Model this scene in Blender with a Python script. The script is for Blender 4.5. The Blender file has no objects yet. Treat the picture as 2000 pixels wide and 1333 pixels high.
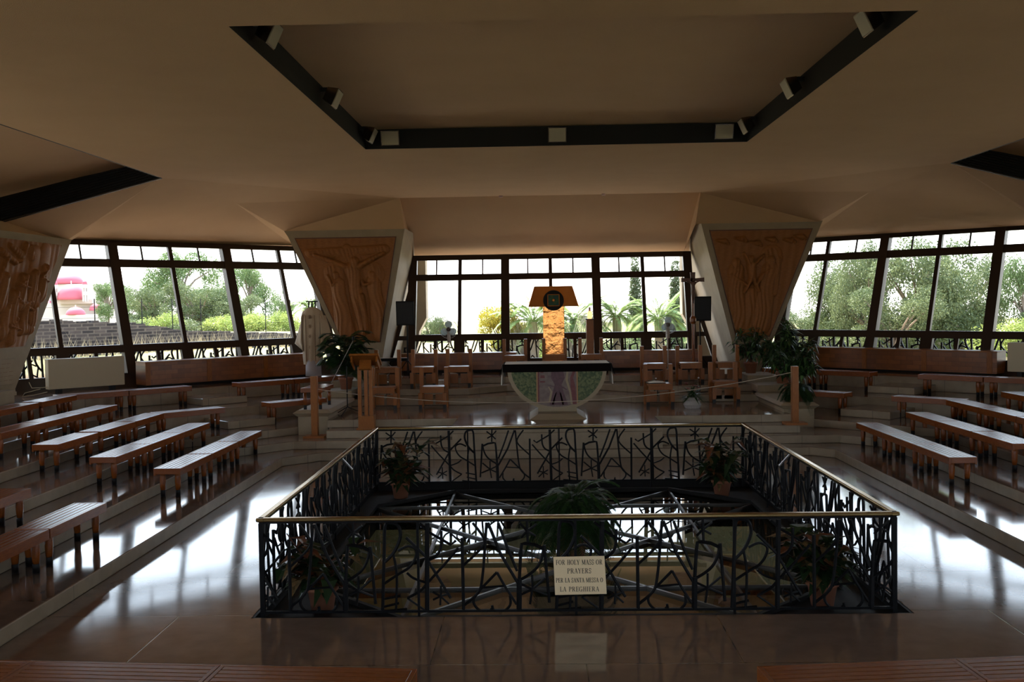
import bpy, bmesh, math, random
import numpy as np
from mathutils import Vector, Matrix
R = math.radians
random.seed(7)
SC = bpy.context.scene
COL = SC.collection

# ---------------------------------------------------------------- camera
cam_d = bpy.data.cameras.new('camera'); cam = bpy.data.objects.new('camera', cam_d); COL.objects.link(cam)
cam_d.sensor_width = 36.0; cam_d.lens = 1930.0 / 2000.0 * 36.0; cam_d.clip_start = 0.05; cam_d.clip_end = 2000
_f = 1930.0
Yc = Vector((48, 74.5, _f)).normalized(); Xc = Vector((1, .0147, -(48 + 74.5 * .0147) / _f)).normalized()
Zc = Xc.cross(Yc)
if Zc.y < 0: Zc = -Zc
# rows world axes in (right, up, forward); columns of the camera matrix are right, up, back in world
right = Vector((Xc.x, Yc.x, Zc.x)); up = Vector((Xc.y, Yc.y, Zc.y)); back = -Vector((Xc.z, Yc.z, Zc.z))
M4 = Matrix((right, up, back)).transposed().to_4x4(); M4.translation = Vector((-.37, 0, 3.0))
cam.matrix_world = M4
SC.camera = cam

# ---------------------------------------------------------------- world, sun, exposure
w = bpy.data.worlds.new('hazy_sky'); SC.world = w; w.use_nodes = True
nt = w.node_tree; bg = nt.nodes['Background']
tc = nt.nodes.new('ShaderNodeTexCoord'); sx = nt.nodes.new('ShaderNodeSeparateXYZ'); rp = nt.nodes.new('ShaderNodeValToRGB')
nt.links.new(tc.outputs['Generated'], sx.inputs[0]); nt.links.new(sx.outputs['Z'], rp.inputs[0]); nt.links.new(rp.outputs[0], bg.inputs[0])
rp.color_ramp.elements[0].position = 0.0; rp.color_ramp.elements[0].color = (1.0, .98, .95, 1)
rp.color_ramp.elements[1].position = 0.5; rp.color_ramp.elements[1].color = (.55, .72, 1.0, 1)
e = rp.color_ramp.elements.new(.12); e.color = (.83, .915, 1.0, 1)
bg.inputs[1].default_value = 2.1
sd = bpy.data.lights.new('sun', 'SUN'); so = bpy.data.objects.new('sun', sd); COL.objects.link(so)
sd.energy = 9.0; sd.angle = R(1.0); sd.color = (1, .93, .8)
so.rotation_euler = Vector((-.30, .40, .87)).to_track_quat('Z', 'Y').to_euler()
SC.view_settings.view_transform = 'Standard'; SC.view_settings.look = 'None'
SC.view_settings.exposure = 1.36; SC.view_settings.gamma = 1.0; SC.view_settings.use_curve_mapping = False
cy = SC.cycles
cy.use_denoising = True; cy.max_bounces = 10; cy.diffuse_bounces = 5; cy.glossy_bounces = 5; cy.transparent_max_bounces = 16
cy.caustics_reflective = True; cy.blur_glossy = 1.0; cy.caustics_refractive = False; cy.sample_clamp_indirect = 6

# ---------------------------------------------------------------- helpers
def col(c): return (c[0], c[1], c[2], 1)
def mat(name, c, rough=.6, metal=0, spec=.5, noise=None, bump=None, c2=None, kind='noise', nscale=8, coat=0, emis=None, stretch=None):
    m = bpy.data.materials.new(name); m.use_nodes = True
    n = m.node_tree.nodes; l = m.node_tree.links; b = n['Principled BSDF']
    b.inputs['Base Color'].default_value = col(c); b.inputs['Roughness'].default_value = rough
    b.inputs['Metallic'].default_value = metal; b.inputs['Specular IOR Level'].default_value = spec
    if coat: b.inputs['Coat Weight'].default_value = coat; b.inputs['Coat Roughness'].default_value = .12
    if emis: b.inputs['Emission Color'].default_value = col(emis[0]); b.inputs['Emission Strength'].default_value = emis[1]
    if c2 is not None or bump:
        t = n.new('ShaderNodeTexCoord'); mp = n.new('ShaderNodeMapping'); l.new(t.outputs['Object'], mp.inputs[0])
        if stretch: mp.inputs['Scale'].default_value = stretch
        if kind == 'voronoi': tx = n.new('ShaderNodeTexVoronoi'); out = tx.outputs['Color']
        else: tx = n.new('ShaderNodeTexNoise'); tx.inputs['Detail'].default_value = 6; out = tx.outputs['Fac']
        tx.inputs['Scale'].default_value = nscale; l.new(mp.outputs[0], tx.inputs['Vector'])
        if c2 is not None:
            r = n.new('ShaderNodeValToRGB'); r.color_ramp.elements[0].color = col(c); r.color_ramp.elements[1].color = col(c2)
            r.color_ramp.elements[0].position = .3; r.color_ramp.elements[1].position = .7
            l.new(out, r.inputs[0]); l.new(r.outputs[0], b.inputs['Base Color'])
        if bump:
            tb = n.new('ShaderNodeTexNoise'); tb.inputs['Scale'].default_value = bump[0]; tb.inputs['Detail'].default_value = 4
            l.new(mp.outputs[0], tb.inputs['Vector'])
            bp = n.new('ShaderNodeBump'); bp.inputs['Strength'].default_value = bump[1]; bp.inputs['Distance'].default_value = .02
            l.new(tb.outputs['Fac'], bp.inputs['Height']); l.new(bp.outputs[0], b.inputs['Normal'])
    return m

def tiles(name, c, c2, mort, w=1.2, h=.8, rough=.12, ms=.006, spec=.5, rot=0, bump=.15, axis=None, rvar=.06):
    m = bpy.data.materials.new(name); m.use_nodes = True
    n = m.node_tree.nodes; l = m.node_tree.links; b = n['Principled BSDF']
    t = n.new('ShaderNodeTexCoord'); mp = n.new('ShaderNodeMapping'); l.new(t.outputs['Object'], mp.inputs[0])
    if axis == 'xz': mp.inputs['Rotation'].default_value = (R(90), 0, 0)
    elif axis == 'yz': mp.inputs['Rotation'].default_value = (R(90), 0, R(90))
    else: mp.inputs['Rotation'].default_value = (0, 0, rot)
    br = n.new('ShaderNodeTexBrick'); l.new(mp.outputs[0], br.inputs[0]); br.inputs['Scale'].default_value = 1
    br.inputs['Brick Width'].default_value = w; br.inputs['Row Height'].default_value = h; br.inputs['Mortar Size'].default_value = ms
    br.inputs['Color1'].default_value = col(c); br.inputs['Color2'].default_value = col(c2); br.inputs['Mortar'].default_value = col(mort)
    ns = n.new('ShaderNodeTexNoise'); ns.inputs['Scale'].default_value = 5; ns.inputs['Detail'].default_value = 8; l.new(t.outputs['Object'], ns.inputs['Vector'])
    mx = n.new('ShaderNodeMix'); mx.data_type = 'RGBA'; mx.blend_type = 'MULTIPLY'; mx.inputs[0].default_value = .5
    l.new(br.outputs['Color'], mx.inputs[6])
    rr = n.new('ShaderNodeValToRGB'); rr.color_ramp.elements[0].color = (.6, .6, .6, 1); rr.color_ramp.elements[0].position = .3; rr.color_ramp.elements[1].position = .7
    l.new(ns.outputs['Fac'], rr.inputs[0]); l.new(rr.outputs[0], mx.inputs[7]); l.new(mx.outputs[2], b.inputs['Base Color'])
    n2 = n.new('ShaderNodeTexNoise'); n2.inputs['Scale'].default_value = 2.2; n2.inputs['Detail'].default_value = 3; l.new(t.outputs['Object'], n2.inputs['Vector'])
    mr = n.new('ShaderNodeMapRange'); mr.inputs[3].default_value = max(.02, rough - rvar); mr.inputs[4].default_value = rough + rvar
    l.new(n2.outputs['Fac'], mr.inputs[0]); l.new(mr.outputs[0], b.inputs['Roughness'])
    b.inputs['Specular IOR Level'].default_value = spec
    bp = n.new('ShaderNodeBump'); bp.inputs['Strength'].default_value = bump; bp.inputs['Distance'].default_value = .004; bp.invert = True
    l.new(br.outputs['Fac'], bp.inputs['Height']); l.new(bp.outputs[0], b.inputs['Normal'])
    return m

def glass_mat(name, tint=(.97, .99, .98), ior=1.45, rough=0.0):
    m = bpy.data.materials.new(name); m.use_nodes = True
    n = m.node_tree.nodes; l = m.node_tree.links; n.remove(n['Principled BSDF']); o = n['Material Output']
    tr = n.new('ShaderNodeBsdfTransparent'); tr.inputs[0].default_value = col(tint)
    gl = n.new('ShaderNodeBsdfGlossy'); gl.inputs['Roughness'].default_value = rough
    fr = n.new('ShaderNodeFresnel'); fr.inputs[0].default_value = ior
    mx = n.new('ShaderNodeMixShader'); l.new(fr.outputs[0], mx.inputs[0]); l.new(tr.outputs[0], mx.inputs[1]); l.new(gl.outputs[0], mx.inputs[2]); l.new(mx.outputs[0], o.inputs[0])
    return m

M = {}
M['plaster'] = mat('plaster', (.58, .365, .195), .9, bump=(140, .5), c2=(.61, .39, .21), nscale=1.2)
M['floor'] = tiles('floor_marble', (.225, .155, .118), (.19, .132, .10), (.10, .08, .065), 2.6, 1.35, rough=.085, rvar=.03, spec=.85)
M['riser'] = tiles('riser_stone', (.36, .285, .20), (.32, .255, .18), (.2, .16, .12), 1.2, 5, rough=.42, spec=.4, bump=.1)
M['stone'] = mat('pale_stone', (.34, .27, .18), .7, c2=(.29, .23, .15), nscale=3, bump=(30, .15))
M['frame'] = mat('dark_bronze', (.028, .014, .009), .42, metal=.0, spec=.4)
M['iron'] = mat('dark_iron', (.006, .006, .007), .5, spec=.12)
M['brass'] = mat('aged_brass', (.50, .36, .16), .24, metal=1, c2=(.36, .25, .11), nscale=4)
M['wood'] = mat('bench_wood', (.25, .066, .011), .25, spec=.40, c2=(.175, .044, .007), nscale=6, stretch=(2, 14, 14))
M['wood2'] = mat('chair_wood', (.31, .105, .017), .36, spec=.30, c2=(.235, .075, .012), nscale=6, stretch=(10, 10, 2))
M['panelwood'] = mat('carved_wood', (.31, .125, .036), .55, spec=.25, c2=(.235, .09, .026), nscale=5, stretch=(3, 3, 18))
M['cover'] = tiles('parquet_wood', (.30, .095, .020), (.20, .060, .013), (.13, .040, .010), .32, .11, rough=.33, ms=.003, spec=.5, axis='xz')
M['foot'] = mat('black_foot', (.008, .007, .008), .45, spec=.25)
M['glass'] = glass_mat('window_glass')
M['fglass'] = glass_mat('floor_glass', (.84, .82, .78), 1.9, .0)
M['black'] = mat('black_plastic', (.006, .006, .007), .55, spec=.15)
M['cream'] = mat('cream_enamel', (.52, .45, .31), .45)
M['white'] = mat('white_cloth', (.75, .72, .68), .85)
M['gold'] = mat('beaten_gold', (1.0, .48, .16), .2, metal=1, c2=(.92, .36, .10), nscale=4, bump=(4.5, 1.0))
M['clay'] = mat('terracotta', (.34, .13, .07), .75)
M['leafd'] = mat('dark_leaf', (.016, .042, .013), .45, c2=(.03, .07, .018), nscale=20, spec=.3)
M['bounce'] = mat('pale_bounce', (.60, .54, .44), .9, c2=(.52, .46, .38), nscale=2)  # for the added slab that throws sunlight back indoors
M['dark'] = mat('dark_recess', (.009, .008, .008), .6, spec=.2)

class MB:
    def __init__(s): s.v = []; s.f = []; s.m = []
    def add(s, vs, fs, mi=0):
        o = len(s.v); s.v += [tuple(v) for v in vs]; s.f += [tuple(i + o for i in f) for f in fs]; s.m += [mi] * len(fs)
    def box(s, x0, x1, y0, y1, z0, z1, mi=0, T=None):
        vs = [Vector((x, y, z)) for z in (z0, z1) for y in (y0, y1) for x in (x0, x1)]
        if T is not None: vs = [T @ v for v in vs]
        s.add(vs, [(0, 2, 3, 1), (4, 5, 7, 6), (0, 1, 5, 4), (2, 6, 7, 3), (0, 4, 6, 2), (1, 3, 7, 5)], mi)
    def hexa(s, b, t, mi=0):  # two quads, 4 points each
        s.add(list(b) + list(t), [(3, 2, 1, 0), (4, 5, 6, 7), (0, 1, 5, 4), (1, 2, 6, 5), (2, 3, 7, 6), (3, 0, 4, 7)], mi)
    def prism(s, pts, z0, z1, mi=0, ms=None):
        n = len(pts); a = sum(pts[i][0] * pts[(i + 1) % n][1] - pts[(i + 1) % n][0] * pts[i][1] for i in range(n))
        if a < 0: pts = pts[::-1]
        s.add([(p[0], p[1], z) for z in (z0, z1) for p in pts], [tuple(range(n - 1, -1, -1)), tuple(range(n, 2 * n))], mi)
        o = len(s.v) - 2 * n
        for i in range(n):
            j = (i + 1) % n; s.f.append((o + i, o + j, o + n + j, o + n + i)); s.m.append(mi if ms is None else ms)
    def poly(s, pts, mi=0): s.add(pts, [tuple(range(len(pts)))], mi)
    def lathe(s, prof, c=(0, 0, 0), n=16, mi=0, T=None):
        vs = []
        for r, z in prof:
            for k in range(n):
                a = 2 * math.pi * k / n; v = Vector((c[0] + r * math.cos(a), c[1] + r * math.sin(a), c[2] + z)); vs.append(T @ v if T is not None else v)
        fs = []
        for i in range(len(prof) - 1):
            for k in range(n):
                k2 = (k + 1) % n; fs.append((i * n + k, i * n + k2, (i + 1) * n + k2, (i + 1) * n + k))
        fs.append(tuple(range(n - 1, -1, -1))); fs.append(tuple((len(prof) - 1) * n + k for k in range(n)))
        s.add(vs, fs, mi)
    def tube(s, pts, r, n=6, mi=0, sq=None):
        P = [Vector(p) for p in pts]; rings = []
        rr = r if isinstance(r, (list, tuple)) else [r] * len(P)
        for i, p in enumerate(P):
            d = (P[min(i + 1, len(P) - 1)] - P[max(i - 1, 0)])
            if d.length < 1e-9: d = Vector((0, 0, 1))
            d.normalize(); u = d.cross(Vector((0, 1, 0)) if abs(d.y) < .9 else Vector((1, 0, 0))).normalized(); v = d.cross(u)
            rings.append([p + (u * math.cos(2 * math.pi * (k + .5) / n) + v * math.sin(2 * math.pi * (k + .5) / n)) * rr[i] for k in range(n)])
        o = len(s.v)
        for g in rings: s.v += [tuple(q) for q in g]
        for i in range(len(P) - 1):
            for k in range(n):
                k2 = (k + 1) % n; s.f.append((o + i * n + k, o + i * n + k2, o + (i + 1) * n + k2, o + (i + 1) * n + k)); s.m.append(mi)
        s.f.append(tuple(o + k for k in range(n - 1, -1, -1))); s.m.append(mi)
        s.f.append(tuple(o + (len(P) - 1) * n + k for k in range(n))); s.m.append(mi)
    def build(s, name, mats, parent=None, smooth=False, loc=None, bevel=0, fix=False):
        me = bpy.data.meshes.new(name); me.from_pydata(s.v, [], s.f)
        if not isinstance(mats, (list, tuple)): mats = [mats]
        for m in mats: me.materials.append(M[m] if isinstance(m, str) else m)
        if len(mats) > 1: me.polygons.foreach_set('material_index', s.m)
        if smooth: me.polygons.foreach_set('use_smooth', [True] * len(s.f))
        if fix:
            b = bmesh.new(); b.from_mesh(me); bmesh.ops.recalc_face_normals(b, faces=b.faces); b.to_mesh(me); b.free()
        me.update()
        o = bpy.data.objects.new(name, me); COL.objects.link(o)
        if parent: o.parent = parent
        if loc: o.location = loc
        if bevel:
            bv = o.modifiers.new('bevel', 'BEVEL'); bv.width = bevel; bv.segments = 2; bv.limit_method = 'ANGLE'
        return o
def tag(o, label=None, cat=None, group=None, kind=None):
    if label: o['label'] = label
    if cat: o['category'] = cat
    if group: o['group'] = group
    if kind: o['kind'] = kind
    return o
def thing(name, label, cat, loc=(0, 0, 0), rz=0, group=None):
    o = bpy.data.objects.new(name, None); COL.objects.link(o); o.location = loc; o.rotation_euler = (0, 0, rz)
    o.empty_display_size = .1
    return tag(o, label, cat, group)
CH = {}
def dup(root, loc, rz, label, group=None):
    r = root.copy(); COL.objects.link(r); r.location = loc; r.rotation_euler = (0, 0, rz); r['label'] = label
    if group: r['group'] = group
    for ch in CH.setdefault(root.name, [c for c in bpy.data.objects if c.parent == root]):
        c = ch.copy(); COL.objects.link(c); c.parent = r
        for g in CH.setdefault(ch.name, [x for x in bpy.data.objects if x.parent == ch]):
            d = g.copy(); COL.objects.link(d); d.parent = c
    return r
def boxT(loc, rz=0, rx=0, ry=0):
    return Matrix.Translation(Vector(loc)) @ Matrix.Rotation(rz, 4, 'Z') @ Matrix.Rotation(rx, 4, 'X') @ Matrix.Rotation(ry, 4, 'Y')
def leafmat(nm, c, c2):
    m = mat(nm, c, .6, c2=c2, nscale=1.3, spec=.3); n = m.node_tree.nodes; l = m.node_tree.links; pb = n['Principled BSDF']; o = n['Material Output']
    tr = n.new('ShaderNodeBsdfTranslucent'); mx = n.new('ShaderNodeMixShader'); mx.inputs[0].default_value = .32
    src = pb.inputs['Base Color'].links[0].from_socket; l.new(src, tr.inputs[0]); l.new(pb.outputs[0], mx.inputs[1]); l.new(tr.outputs[0], mx.inputs[2]); l.new(mx.outputs[0], o.inputs[0]); return m
# ================================================================ the setting
HX, HY0, HY1 = 3.17, 9.36, 16.55      # opening in the middle of the floor
b = MB()
def slab(x0, x1, y0, y1): b.box(x0, x1, y0, y1, -.35, 0)
slab(-16, -HX, -3, 31); slab(HX, 16, -3, 31); slab(-HX, HX, -3, HY0); slab(-HX, HX, HY1, 31)
tag(b.build('floor', 'floor'), kind='structure')
# tiers, low to high
X = [5.2, 6.2, 7.22]; SL = [23.55, 24.7, 25.9]; SR = [23.8, 25.0, 26.15]; FY = [18.95, 19.45, 19.8]
for k in range(3):
    b = MB(); x = X[k]; z = .16 * k
    inner = [(-x, 5.2 - k * .9), (-x, SL[k] - x)]
    if k < 2: inner += [(-(SL[k] - FY[k]), FY[k]), (SR[k] - FY[k], FY[k])]
    else: inner += [(-5.4, SL[k] - 5.4), (-4.66, 20.5), (-4.66, FY[k]), (4.86, FY[k]), (4.86, 20.75), (5.4, SR[k] - 5.4)]
    inner += [(x, SR[k] - x), (x, 5.2 - k * .9)]
    outer = [(15.6, 5.2 - k * .9), (15.6, 31), (-15.6, 31), (-15.6, 5.2 - k * .9)]
    b.prism(inner + outer, z, z + .16, 0, 1)
    tag(b.build('floor', ['floor', 'riser'], bevel=.014), kind='structure')
b = MB()
for s, S5, S6 in ((-1, 28.5, 31.35), (1, 28.95, 31.95)):
    b.prism([(s * 8.25, 2.5), (s * 8.25, S5 - 8.2), (s * 15.6, S5 - 8.2), (s * 15.6, 2.5)], .48, .64, 0, 1)
    b.prism([(s * 9.28, 2), (s * 9.28, S5 - 9.28), (s * 5.35, S5 - 5.35), (s * 5.35, 31), (s * 15.6, 31), (s * 15.6, 2)], .48, .80, 0, 1)
    b.prism([(s * 10.55, 1.5), (s * 10.55, S6 - 10.55), (s * 5.35, S6 - 5.35), (s * 5.35, 31), (s * 15.6, 31), (s * 15.6, 1.5)], .80, 1.12, 0, 1)
tag(b.build('floor', ['floor', 'riser'], bevel=.014), kind='structure')
b = MB()   # tiers behind and under the camera
for k in range(7): b.box(-15.6, 15.6, -2.9, 4.6 - k * .62, .16 * k, .16 * (k + 1))
tag(b.build('floor', ['riser']), kind='structure')
b = MB()   # aisle half steps between the diagonal benches
for (x, y), (x2, y2), S, z0, z1 in (((-6.79, 20.21), (-6.01, 20.99), 28.5, .48, .64), ((-7.9, 21.95), (-7.12, 22.73), 31.35, .8, .96),
                                 ((6.87, 20.45), (6.09, 21.23), 28.95, .48, .64), ((8.06, 22.3), (7.28, 23.08), 31.95, .8, .96)):
    s = 1 if x > 0 else -1; d = (S + .1 - (s * x + y)) / 2
    b.prism([(x, y), (x2, y2), (x2 + s * d, y2 + d), (x + s * d, y + d)], z0, z1, 0, 1)
tag(b.build('floor', ['floor', 'riser'], bevel=.014), kind='structure')
b = MB()   # altar platform with its projecting dais and the steps behind
b.prism([(-4.75, 20.3), (-2.05, 20.3), (-2.05, 19.1), (2.03, 19.1), (2.03, 20.3), (4.82, 20.3), (4.82, 31), (-4.75, 31)], .48, .64, 0, 1)
b.prism([(-2.05, 20.4), (-2.05, 19.1), (2.03, 19.1), (2.03, 20.4)], 0, .48, 1, 1)
b.prism([(-4.75, 23.0), (-1.9, 23.0), (-1.15, 23.5), (1.15, 23.5), (1.9, 23.0), (4.82, 23.0), (4.82, 31), (-4.75, 31)], .64, .80, 0, 1)
b.prism([(-4.75, 23.8), (-2.05, 23.8), (-1.15, 24.65), (1.15, 24.65), (2.05, 23.8), (4.82, 23.8), (4.82, 31), (-4.75, 31)], .80, .96, 0, 1)
b.prism([(-5.4, 25.2), (5.4, 25.2), (5.4, 31), (-5.4, 31)], .96, 1.12, 0, 1)
tag(b.build('floor', ['floor', 'riser'], bevel=.014), kind='structure')
for s in (-1, 1):   # stone parapets flanking the platform
    b = MB(); x0, x1 = (4.75, 5.38)
    oy = 0 if s < 0 else .25
    def P(xa, xb, ya, yb, za, zb): b.box(min(s * xa, s * xb), max(s * xa, s * xb), ya, yb, za, zb)
    P(x0, x1, 20.42 + oy, 25.2, .3, .70)
    for (e0, z0, e1, z1) in ((0, .70, .09, .78), (.09, .78, 0, .84)):
        xa, xb = sorted((s * (x0 - e0), s * (x1 + e0))); xc, xd = sorted((s * (x0 - e1), s * (x1 + e1)))
        b.hexa([(xa, 20.42 + oy - e0, z0), (xb, 20.42 + oy - e0, z0), (xb, 23.2, z0), (xa, 23.2, z0)],
               [(xc, 20.42 + oy - e1, z1), (xd, 20.42 + oy - e1, z1), (xd, 23.2, z1), (xc, 23.2, z1)])
    P(x0, x1 + .1, 23.1, 24.3, .84, 1.0); P(x0, x1 + .1, 24.2, 25.4, .9, 1.15)
    tag(b.build('trim_%d' % (1 if s < 0 else 2), 'stone', bevel=.006), kind='structure')

# ceiling: flat field with a rectangular recess, folded side slopes, fascias in the recesses
CZ = 5.75
RX, RY0, RY1 = 3.34, 8.6, 17.45
RY0 = 9.70
b = MB()
def yy(y, t): return y if t > 0 else 26 - y      # mirror about the hall's centre
Y0c = 26 - 25.45
b.poly([(-8.2, 5.35, CZ), (-8.2, 20.65, CZ), (-3.85, 25.45, CZ), (-RX, RY1, CZ), (-RX, RY0, CZ), (-3.85, .55, CZ)][::-1])
b.poly([(8.2, 5.35, CZ), (8.2, 20.65, CZ), (3.85, 25.45, CZ), (RX, RY1, CZ), (RX, RY0, CZ), (3.85, .55, CZ)])
b.poly([(-RX, RY1, CZ), (-3.85, 25.45, CZ), (3.85, 25.45, CZ), (RX, RY1, CZ)])
b.poly([(-RX, RY0, CZ), (RX, RY0, CZ), (3.85, .55, CZ), (-3.85, .55, CZ)])
RH = .36
b.box(-RX - .1, RX + .1, RY0 - .1, RY1 + .1, CZ + RH, CZ + RH + .1)      # recess roof
for t in (1, -1):
    y = lambda v: yy(v, t)
    for s in (-1, 1):
        ap = (s * 7.53, y(23.6), 5.5)
        b.poly([(s * 8.2, y(20.65), 5.75), ap, (s * 3.85, y(25.45), 5.75)])
        b.poly([(s * 3.85, y(25.45), 5.75), ap, (s * 7.0, y(26.0), 5.0), (s * 3.81, y(26.0), 5.0)])
        b.poly([ap, (s * 7.0, y(26.0), 5.0), (s * 7.3, y(28.35), 4.72)]); b.poly([ap, (s * 7.3, y(28.35), 4.72), (s * 11.7, y(23.9), 4.68)])    # soffit of the diagonal bay
        b.poly([(s * 8.2, y(20.65), 5.75), ap, (s * 11.7, y(23.9), 4.68), (s * 11.4, y(23.0), 4.62)]); b.poly([(s * 8.2, y(20.65), 5.75), (s * 11.4, y(23.0), 4.62), (s * 11.6, y(20.65), 4.9)])
        b.poly([(s * 11.4, y(23.0), 4.62), (s * 11.7, y(23.9), 4.68), (s * 15.2, y(23.9), 4.6), (s * 15.2, y(19.9), 4.6), (s * 11.4, y(19.9), 4.62)])
        b.poly([(s * 11.6, y(20.65), 4.9), (s * 11.4, y(23.0), 4.62), (s * 11.4, y(19.9), 4.62), (s * 11.6, y(19.9), 4.9)])
        b.poly([(s * 11.6, y(20.65), 4.9), (s * 11.6, 13, 4.9), (s * 15.2, 13, 4.3), (s * 15.2, y(20.65), 4.3)])
        # central bay soffit and its side strip
        b.poly([(s * 3.85, y(25.45), 5.75), (s * 3.81, y(26.0), 5.0), (s * 3.92, y(28.9), 4.40), (s * 3.95, y(26.2), 5.85), (s * 3.95, y(25.45), 6.1)])
    b.poly([(-4.3, y(25.50), 6.16), (4.3, y(25.50), 6.16), (4.3, y(29.2), 4.31), (-4.3, y(29.2), 4.31)])
    b.poly([(-4.3, y(25.46), 5.75), (4.3, y(25.46), 5.75), (4.3, y(25.46), 6.16), (-4.3, y(25.46), 6.16)])
for s in (-1, 1):     # roofs of the two side recesses
    b.poly([(s * 7.9, 5.0, 6.2), (s * 7.9, 21.0, 6.2), (s * 12.2, 21.0, 5.36), (s * 12.2, 5.0, 5.36)])
tag(b.build('ceiling', 'plaster'), kind='structure')
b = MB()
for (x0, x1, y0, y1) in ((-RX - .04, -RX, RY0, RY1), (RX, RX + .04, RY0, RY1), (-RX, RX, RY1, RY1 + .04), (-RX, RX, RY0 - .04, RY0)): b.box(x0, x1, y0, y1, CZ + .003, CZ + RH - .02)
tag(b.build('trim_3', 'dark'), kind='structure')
for i, s in enumerate((-1, 1)):
    b = MB()
    for yv in (20.66, 5.34):
        d = .04 if yv > 13 else -.04
        for q in range(9):    # slatted dark fascia
            f0 = q / 9; f1 = (q + .78) / 9
            b.hexa([(s * 8.2, yv, 5.74 + .46 * f0), (s * 11.7, yv, 4.86 + .50 * f0), (s * 11.7, yv + d, 4.86 + .50 * f0), (s * 8.2, yv + d, 5.74 + .46 * f0)],
                   [(s * 8.2, yv, 5.74 + .46 * f1), (s * 11.7, yv, 4.86 + .50 * f1), (s * 11.7, yv + d, 4.86 + .50 * f1), (s * 8.2, yv + d, 5.74 + .46 * f1)])
        b.hexa([(s * 8.2, yv + d, 5.74), (s * 11.7, yv + d, 4.86), (s * 11.7, yv + 2 * d, 4.86), (s * 8.2, yv + 2 * d, 5.74)],
               [(s * 8.2, yv + d, 6.2), (s * 11.7, yv + d, 5.4), (s * 11.7, yv + 2 * d, 5.4), (s * 8.2, yv + 2 * d, 6.2)])
    b.box(min(s * 8.2, s * 8.24), max(s * 8.2, s * 8.24), 5.3, 20.7, 5.75, 6.2)
    tag(b.build('trim_%d' % (4 + i), 'dark', fix=True), kind='structure')
# roof over everything with an overhang
b = MB()
b.prism([(-9, -5), (9, -5), (17, 3), (17, 23), (9, 31.5), (-9, 31.5), (-17, 23), (-17, 3)], 6.4, 6.7)
for t in (1, -1):
    y = lambda v: yy(v, t)
    for (p, q, z0, z1) in (((-4.2, 29.1), (4.2, 29.1), 4.43, 6.5), ((-7.2, 28.45), (-12.2, 23.45), 4.73, 6.5), ((7.2, 28.75), (12.2, 23.75), 4.73, 6.5)):
        b.hexa([(p[0], y(p[1]), z0), (q[0], y(q[1]), z0), (q[0] * 1.02, y(q[1] + .2), z0), (p[0] * 1.02, y(p[1] + .2), z0)],
               [(p[0], y(p[1]), z1), (q[0], y(q[1]), z1), (q[0] * 1.02, y(q[1] + .2), z1), (p[0] * 1.02, y(p[1] + .2), z1)])
for s in (-1, 1): b.box(min(s * 14.6, s * 14.8), max(s * 14.6, s * 14.8), 4, 22, 4.5, 6.5)
tag(b.build('roof', 'stone', fix=True), kind='structure')

# windows: leaning outward, in bays
def window(n, P0, P1, out, k, zs, mains, subs, right_ext=None, left_ext=None, lower=True):
    """P0->P1 plan line at z=1.12; out = outward unit; zs levels; mains/subs positions along the line"""
    P0 = Vector((P0[0], P0[1])); P1 = Vector((P1[0], P1[1])); L = (P1 - P0).length; d = (P1 - P0) / L; o = Vector(out)
    def pt(u, z, f): q = P0 + d * u + o * (k * (z - 1.12) + f); return (q.x, q.y, z)
    b = MB()
    def bar(u0, u1, z0, z1, f0=-.06, f1=.06):
        b.hexa([pt(u0, z0, f0), pt(u1, z0, f0), pt(u1, z0, f1), pt(u0, z0, f1)], [pt(u0, z1, f0), pt(u1, z1, f0), pt(u1, z1, f1), pt(u0, z1, f1)])
    zb, z1a, z1b, z2a, z2b, z3a, z3b = zs
    a0 = 0 if left_ext is None else left_ext; a1 = L if right_ext is None else L + right_ext
    bar(0, L, 1.12, zb, -.02, .1); bar(0, L, z1a, z1b, -.09, .08); bar(0, L, z2a, z2b, -.08, .08); bar(0, L, z3a, z3b, -.08, .08)
    for u in mains: bar(u - .12, u + .12, zb, z3b, -.1, .1)
    for u in subs:
        bar(u - .05, u + .05, z1b, z3a, -.05, .05); bar(u - .15, u + .15, zb, z1a, -.06, .06)
    allp = sorted(list(mains) + list(subs))
    for u, v in zip(allp, allp[1:]):
        m = (u + v) / 2
        bar(m - .02, m + .02, z2b, z3a, -.02, .02); bar(m - .045, m + .045, zb, z1a, -.03, .03)
    fo = b.build('window_%d' % n, 'frame', fix=True); tag(fo, kind='structure')
    g = MB(); g.poly([pt(.02, zb, .01), pt(L - .02, zb, .01), pt(L - .02, z3a, .01), pt(.02, z3a, .01)])
    g.build('pane', 'glass', fo)
    return pt
q = .7071
ZD = (1.46, 1.96, 2.14, 4.05, 4.25, 4.59, 4.72); ZCn = (1.46, 1.97, 2.15, 3.68, 3.86, 4.27, 4.42)
# the line parameter t along the diagonal: x*s - y over sqrt2
def dpt(s, S, t): a = t * 2 ** .5; return (s * (S + a) / 2, (S - a) / 2)
PL = dpt(-1, 33.8, -6.4); PLe = dpt(-1, 33.8, -16.7)
mL = [9.53 - 6.4, 12.59 - 6.4, 15.3 - 6.4]; sL = [7.98 - 6.4, 11.03 - 6.4, 14.2 - 6.4]
ptL = window(1, PL, PLe, (-q, q), .32, ZD, [.1] + mL, sL)
PR = dpt(1, 34.3, -16.6); PRe = dpt(1, 34.3, -6.4)
ptR = window(3, PRe, PR, (q, q), .32, ZD, [.1, 9.63 - 6.4, 12.58 - 6.4, 15.3 - 6.4], [7.98 - 6.4, 11.11 - 6.4, 14.24 - 6.4])
ptC = window(2, (-3.92, 27.5), (3.96, 27.5), (0, 1), .35, ZCn, [.0, 2.66, 5.26, 7.88], [1.36, 3.96, 6.6])
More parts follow.
